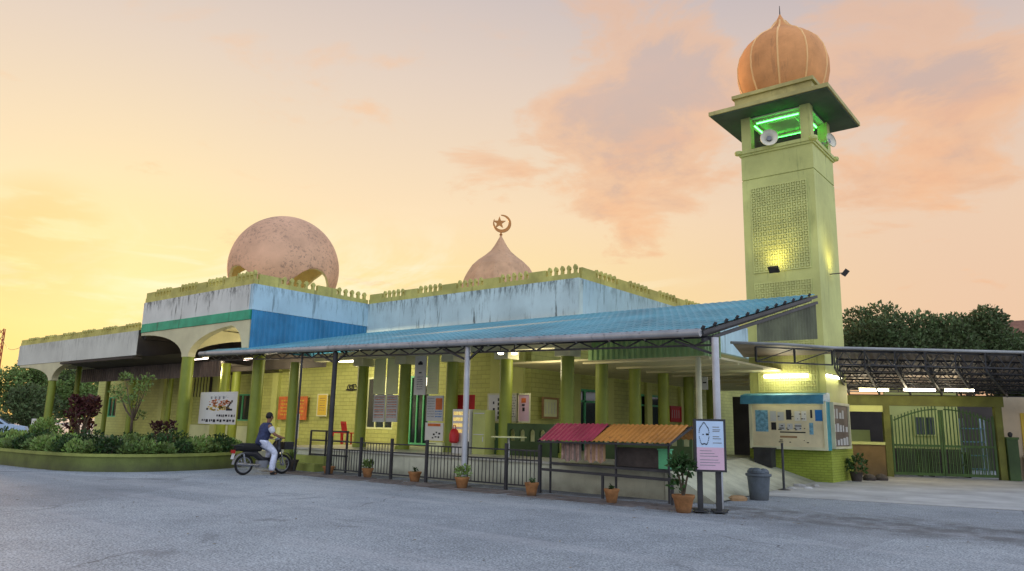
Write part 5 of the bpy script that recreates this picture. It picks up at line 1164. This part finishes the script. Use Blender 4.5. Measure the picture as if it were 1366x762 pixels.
# ------------------------------------------------------------------ motorbike
hd = Vector((.07, .9975, 0)).normalized(); sd = Vector((hd.y, -hd.x, 0)); B0 = onZ(324, 634); B0.z = 0
def bp3(f, s, zz): return B0+hd*f+sd*s+Vector((0, 0, zz))
mt = thing('motorbike', 'black underbone motorbike parked with its rider by the planter', 'motorbike', bp3(.6, 0, 0))
def wheel(f, r):
    def ring(rr, tr, n=28): 
        mb = MB(); vs = []; fs = []; m = 8
        for i in range(n):
            a = 2*math.pi*i/n
            for j in range(m): b = 2*math.pi*j/m; q = rr+tr*math.cos(b); vs.append(bp3(f+q*math.cos(a), tr*.9*math.sin(b), r+q*math.sin(a)))
        for i in range(n):
            for j in range(m): fs.append((i*m+j, ((i+1) % n)*m+j, ((i+1) % n)*m+(j+1) % m, i*m+(j+1) % m))
        return mb.add(vs, fs)
    wl = ring(r-.035, .035).build('tyre', M['rubber'], mt, True)
    mb = ring(r-.075, .014)
    for k in range(12): a = k*math.pi/6; mb.tube([bp3(f+.03*math.cos(a), 0, r+.03*math.sin(a)), bp3(f+(r-.075)*math.cos(a+.2), 0, r+(r-.075)*math.sin(a+.2))], .005, 4)
    mb.tube([bp3(f, -.06, r), bp3(f, .06, r)], .045, 12); mb.build('rim', M['bike_grey'], wl, True)
wheel(0, .285); wheel(1.22, .285)
mb = MB()   # main frame and body shell
mb.tube([bp3(-.05, 0, .62), bp3(.3, 0, .60), bp3(.55, 0, .42), bp3(.85, 0, .42), bp3(1.0, 0, .85)], [.06, .1, .09, .08, .06], 10)
mb.prism([bp3(.85, -.06, .35), bp3(.98, -.06, .95), bp3(1.06, -.06, .95), bp3(1.0, -.06, .35)], sd*.12); mb.build('body', M['bike'], mt, True)
mb = MB(); mb.tube([bp3(.88, .16, .38), bp3(.96, .17, .7), bp3(1.02, .05, .98)], [.02, .09, .05], 8); mb.tube([bp3(.88, -.16, .38), bp3(.96, -.17, .7), bp3(1.02, -.05, .98)], [.02, .09, .05], 8); mb.build('leg_shield', M['bike'], mt, True)
mb = MB(); mb.tube([bp3(-.32, 0, .75), bp3(-.1, 0, .785), bp3(.25, 0, .765), bp3(.5, 0, .73)], [.07, .12, .125, .07], 12); mb.build('seat', M['rubber'], mt, True)
mb = MB()
for k in range(9):
    a0, a1 = R(60+k*13), R(73+k*13); mb.prism([bp3(.33*math.cos(a0), -.06, .285+.33*math.sin(a0)), bp3(.33*math.cos(a1), -.06, .285+.33*math.sin(a1)), bp3(.345*math.cos(a1), -.06, .285+.345*math.sin(a1)), bp3(.345*math.cos(a0), -.06, .285+.345*math.sin(a0))], sd*.12)
mb.build('mudguard', M['bike_grey'], mt)
mb = MB()
for k in range(10):
    a0, a1 = R(20+k*13), R(33+k*13); mb.prism([bp3(1.22+.32*math.cos(a0), -.05, .285+.32*math.sin(a0)), bp3(1.22+.32*math.cos(a1), -.05, .285+.32*math.sin(a1)), bp3(1.22+.335*math.cos(a1), -.05, .285+.335*math.sin(a1)), bp3(1.22+.335*math.cos(a0), -.05, .285+.335*math.sin(a0))], sd*.1)
mb.build('mudguard', M['bike'], mt)
MB().tube([bp3(-.28, .14, .33), bp3(.1, .14, .30), bp3(.45, .12, .27)], [.045, .04, .025], 10).build('exhaust', M['chrome'], mt, True)
mb = MB(); mb.obox(bp3(.55, 0, .30), hd*.14, sd*.1, Vector((0, 0, .1))); mb.tube([bp3(.6, 0, .32), bp3(.78, 0, .34)], .07, 10); mb.build('engine', M['bike_grey'], mt)
mb = MB()
for s_ in (-.07, .07):
    mb.tube([bp3(1.22, s_, .285), bp3(1.08, s_, .75)], .022, 8); MB().tube([bp3(0, s_*1.3, .285), bp3(-.08, s_*1.3, .6)], .025, 8).build('shock_absorber', M['chrome'], mt, True)
mb.bar(bp3(1.08, -.08, .75), bp3(1.08, .08, .75), .04, .04)
mb.tube([bp3(1.08, 0, .75), bp3(1.0, 0, 1.0)], .03, 8); mb.build('fork', M['chrome'], mt, True)
mb = MB(); mb.tube([bp3(.90, .34, 1.02), bp3(.98, .15, 1.0), bp3(.98, -.15, 1.0), bp3(.90, -.34, 1.02)], .014, 8); hb = mb.build('handlebar', M['chrome'], mt, True)
for s_ in (-.34, .34): MB().tube([bp3(.91, s_, 1.02), bp3(.87, s_*1.12, 1.025)], .02, 8).build('grip', M['rubber'], hb, True)
mb = MB(); mb.lathe([(.02, -.08), (.09, -.04), (.1, .02), (.03, .07)], bp3(1.04, 0, 1.0), 14); mb.build('headlight', M['bike_grey'], mt, True)
mb = MB(); mb.obox(bp3(-.36, 0, .66), hd*.03, sd*.08, Vector((0, 0, .045))); mb.build('tail_light', M['lens_red'], mt)
MB().prism([bp3(-.38, -.08, .45), bp3(-.38, .08, .45), bp3(-.34, .08, .62), bp3(-.34, -.08, .62)], hd*.008).build('number_plate', M['lightgrey'], mt)
mb = MB(); mb.bar(bp3(-.38, .1, .84), bp3(-.1, .1, .82), .02, .02); mb.bar(bp3(-.38, -.1, .84), bp3(-.1, -.1, .82), .02, .02); mb.bar(bp3(-.38, -.1, .84), bp3(-.38, .1, .84), .02, .02); mb.build('luggage_rack', M['dark_steel'], mt)
mb = MB(); mb.obox(bp3(1.32, 0, .82), hd*.15, sd*.16, Vector((0, 0, .11))); mb.build('basket', M['dark_steel'], mt)

# ------------------------------------------------------------------ rider
def skin_mesh(name, nodes, edges, m, parent=None, sub=2, org=None):
    O = Vector(org) if org is not None else Vector((0, 0, 0))
    me = bpy.data.meshes.new(name); me.from_pydata([tuple(Vector(n[0])-O) for n in nodes], edges, []); ob = bpy.data.objects.new(name, me); col.objects.link(ob)
    md = ob.modifiers.new('skin', 'SKIN'); md.use_smooth_shade = True
    for i, n in enumerate(nodes):
        r = n[1] if isinstance(n[1], tuple) else (n[1], n[1]); me.skin_vertices[0].data[i].radius = r; me.skin_vertices[0].data[i].use_root = (i == 0)
    sb_ = ob.modifiers.new('sub', 'SUBSURF'); sb_.levels = sub; sb_.render_levels = sub
    dg = bpy.context.evaluated_depsgraph_get(); m2 = bpy.data.meshes.new_from_object(ob.evaluated_get(dg)); ob.modifiers.clear(); ob.data = m2
    for p in m2.polygons: p.use_smooth = True
    m2.materials.clear(); m2.materials.append(m)
    if parent is not None: ob.parent = parent
    elif org is not None: ob.location = O
    return ob
hip = .50    # forward offset of the hips on the seat
def lp(f, s, zz): return bp3(f, s, zz)
RO = bp3(hip, 0, 0)
N = [(lp(hip, 0, .90), .13), (lp(hip+.04, 0, 1.05), .125), (lp(hip+.10, 0, 1.25), .15), (lp(hip+.14, 0, 1.38), .11), (lp(hip+.16, 0, 1.46), .055), (lp(hip+.18, .0, 1.53), .06), (lp(hip+.20, 0, 1.60), .095), (lp(hip+.20, 0, 1.68), .085), (lp(hip+.19, 0, 1.73), .05),
     (lp(hip+.12, .18, 1.38), .065), (lp(hip+.22, .27, 1.16), .048), (lp(hip+.44, .32, 1.06), .036), (lp(hip+.47, .33, 1.05), .03),
     (lp(hip+.12, -.18, 1.38), .065), (lp(hip+.22, -.27, 1.16), .048), (lp(hip+.44, -.32, 1.06), .036), (lp(hip+.47, -.33, 1.05), .03),
     (lp(hip+.06, .13, .86), .095), (lp(hip+.32, .24, .62), .07), (lp(hip+.22, .28, .14), .045), (lp(hip+.22, .28, .05), .045), (lp(hip+.38, .30, .035), .032),
     (lp(hip+.06, -.13, .86), .095), (lp(hip+.38, -.18, .70), .07), (lp(hip+.30, -.18, .40), .045), (lp(hip+.30, -.18, .36), .045), (lp(hip+.44, -.18, .35), .032)]
Ed = [(0, 1), (1, 2), (2, 3), (3, 4), (4, 5), (5, 6), (6, 7), (7, 8), (3, 9), (9, 10), (10, 11), (11, 12), (3, 13), (13, 14), (14, 15), (15, 16), (0, 17), (17, 18), (18, 19), (19, 20), (20, 21), (0, 22), (22, 23), (23, 24), (24, 25), (25, 26)]
# hands: five short finger chains each, rooted in the palm
for hi, s_ in ((12, 1), (16, -1)):
    base_p = N[hi][0]
    for k in range(4):
        i0 = len(N); o = sd*s_*(k-1.5)*.02; N.append((base_p+hd*.035+o+Vector((0, 0, .015)), .010)); N.append((base_p+hd*.065+o*1.1+Vector((0, 0, 0)), .009)); N.append((base_p+hd*.06+o*1.1+Vector((0, 0, -.03)), .008)); Ed += [(hi, i0), (i0, i0+1), (i0+1, i0+2)]
    i0 = len(N); N.append((base_p-sd*s_*.03+hd*.01+Vector((0, 0, -.012)), .011)); N.append((base_p-sd*s_*.04+hd*.04+Vector((0, 0, -.025)), .009)); Ed += [(hi, i0), (i0, i0+1)]
person = skin_mesh('person', N, Ed, M['skin'], None, 2, RO); tag(person, 'rider in navy vest and white trousers seated on the black motorbike', 'person')
def cloth(name, nodes, edges, m): return skin_mesh(name, nodes, edges, m, person, 2, RO)
cloth('vest', [(lp(hip-.03, 0, .80), .18), (lp(hip-.01, 0, .9), .20), (lp(hip+.03, 0, 1.05), .18), (lp(hip+.09, 0, 1.24), .20), (lp(hip+.13, 0, 1.37), .16), (lp(hip+.15, 0, 1.45), .08), (lp(hip+.12, .17, 1.39), .10), (lp(hip+.12, -.17, 1.39), .10)], [(0, 1), (1, 2), (2, 3), (3, 4), (4, 5), (4, 6), (4, 7)], M['shirt'])
for s_ in (1, -1): cloth('sleeve', [(lp(hip+.12, .19*s_, 1.37), .105), (lp(hip+.17, .23*s_, 1.28), .095), (lp(hip+.21, .26*s_, 1.18), .085)], [(0, 1), (1, 2)], M['shirt_w'])
cloth('trousers', [(lp(hip, 0, .88), .19), (lp(hip, 0, .99), .185), (lp(hip+.08, .13, .86), .125), (lp(hip+.32, .24, .63), .10), (lp(hip+.26, .265, .35), .10), (lp(hip+.22, .28, .10), .095), (lp(hip+.08, -.13, .86), .125), (lp(hip+.38, -.18, .70), .10), (lp(hip+.32, -.18, .42), .08)], [(0, 1), (0, 2), (2, 3), (3, 4), (4, 5), (0, 6), (6, 7), (7, 8)], M['trouser'])
for s_, fx, fz in ((.285, .28, .04), (-.18, .36, .355)):
    skin_mesh('shoe', [(lp(hip+fx-.10, s_, fz+.01), .045), (lp(hip+fx, s_, fz+.01), .048), (lp(hip+fx+.13, s_, fz), .036)], [(0, 1), (1, 2)], M['rubber'], person, 2, RO)
hc = lp(hip+.18, 0, 1.68); mb = MB(); vs = []; prof = [(.105*math.cos(R(a)), .115*math.sin(R(a))) for a in range(-40, 91, 13)]
mb.lathe([(max(.004, r), zz) for r, zz in prof], hc, 18)
hair = mb.build('hair', M['hair'], person, True, RO)
fc = lp(hip+.20, 0, 1.635)
mb = MB()
for s_ in (-1, 1): mb.lathe([(.004, -.012), (.013, -.006), (.013, .006), (.004, .012)], fc+hd*.088+sd*.035*s_+Vector((0, 0, .015)), 8)
mb.build('eyes', M['ink'], person, True, RO)
mb = MB(); mb.lathe([(.016, -.03), (.018, -.02), (.008, .03)], fc+hd*.098, 8)
for s_ in (-1, 1): mb.lathe([(.006, -.03), (.016, -.01), (.018, .015), (.006, .03)], fc+sd*.1*s_, 8)
mb.build('nose_and_ears', M['skin'], person, True, RO)
MB().obox(fc+hd*.086+Vector((0, 0, -.048)), sd*.024, hd*.008, Vector((0, 0, .005))).build('mouth', M['lens_red'], person, False, RO)

# ------------------------------------------------------------------ far left: car, board, mast, wire
def car(c, d, label, m):
    d = Vector(d).normalized(); s = Vector((-d.y, d.x, 0)); t = thing('parked_car', label, 'car', c, None); P3 = lambda f, w_, zz: Vector(c)+d*f+s*w_+Vector((0, 0, zz))
    prof = [(-2.1, .3), (-2.15, .75), (-1.7, .95), (-1.2, 1.42), (.4, 1.45), (1.1, .98), (2.0, .82), (2.15, .5), (2.1, .3)]
    MB().prism([P3(f, -.82, zz) for f, zz in prof], s*1.64).build('body', M[m], t)
    mb = MB()
    for w_ in (-.825, .825): mb.prism([P3(-1.45, w_, .98), P3(-1.15, w_, 1.35), P3(.35, w_, 1.37), P3(.9, w_, .98)], s*(.004 if w_ > 0 else -.004))
    mb.prism([P3(1.12, -.65, 1.01), P3(1.12, .65, 1.01), P3(.5, .6, 1.4), P3(.5, -.6, 1.4)], d*.03+Vector((0, 0, .03))); mb.build('window', M['glass'], t)
    for f in (-1.35, 1.35):
        for w_ in (-.75, .75):
            o = MB().tube([P3(f, w_-.1, .31), P3(f, w_+.1, .31)], .31, 18).build('wheel', M['rubber'], t, True); MB().tube([P3(f, w_-.11, .31), P3(f, w_+.11, .31)], .19, 14).build('rim', M['chrome'], o)
c = onZ(3, 590); p_ = EYE+sight(-16, 572)*46; car((p_.x, p_.y, 0), (.4, .9, 0), 'pale blue white car parked at the left picture edge behind the hedge', 'bluep')
p_ = EYE+sight(45, 568)*44; wb = thing('white_board_sign', 'small plain white board standing behind the hedge at the far left', 'board', (p_.x, p_.y, 0)); mb = MB(); mb.box(p_.x-.35, p_.x+.35, p_.y-.03, p_.y+.03, .5, 1.35); mb.build('sheet', M['white'], wb)
for o_ in (-.3, .3): MB().bar((p_.x+o_, p_.y+.05, 0), (p_.x+o_, p_.y+.05, 1.2), .05, .05).build('leg', M['dark_steel'], wb)
p_ = EYE+sight(-1, 470)*95; ms = thing('lattice_mast', 'rusty red lattice mast rising at the left picture edge', 'mast', (p_.x, p_.y, 0)); mb = MB(); hgt = (EYE+sight(0, 438)*95).z
for a in (0, 2.1, 4.2): mb.bar((p_.x+.5*math.cos(a), p_.y+.5*math.sin(a), 0), (p_.x+.4*math.cos(a), p_.y+.4*math.sin(a), hgt), .1, .1)
for k in range(14):
    for a in (0, 2.1, 4.2): mb.bar((p_.x+.47*math.cos(a), p_.y+.47*math.sin(a), hgt*k/14), (p_.x+.47*math.cos(a+2.1), p_.y+.47*math.sin(a+2.1), hgt*(k+1)/14), .06, .06)
mb.build('tower_frame', M['rust'], ms)
a = EYE+sight(2, 446)*94.5; b = Vector((WX0+.1, PF+.3, 5.4)); mb = MB(); mb.tube([lerp(a, b, k/12)+Vector((0, 0, -1.0*math.sin(math.pi*k/12))) for k in range(13)], .015, 5); tag(mb.build('overhead_wire', M['dark_steel'], None, False, a), 'thin black wire from the mast to the end of the low wing', 'wire')
# far tree line that closes the horizon
mb = MB(); rn = random.Random(2)
for k in range(112):
    a = R(18+k*1.9); d0 = rn.uniform(170, 230); p = Vector((math.cos(a)*d0, math.sin(a)*d0, rn.uniform(1.0, 2.4))); leafcluster(mb, p, rn.uniform(3.2, 5), 170, 1.3, rn, .6, .2)
o = mb.build('tree_line', M['leaf_tree']); o['kind'] = 'stuff'; o['label'] = 'distant tree line along the horizon'

for o in bpy.data.objects:
    for k in ('_o', '_r'):
        if k in o: del o[k]
scene.render.engine = 'CYCLES'; scene.cycles.use_denoising = True; scene.cycles.max_bounces = 6; scene.cycles.sample_clamp_indirect = 4
scene.view_settings.view_transform = 'Standard'; scene.view_settings.look = 'None'; scene.view_settings.exposure = 0
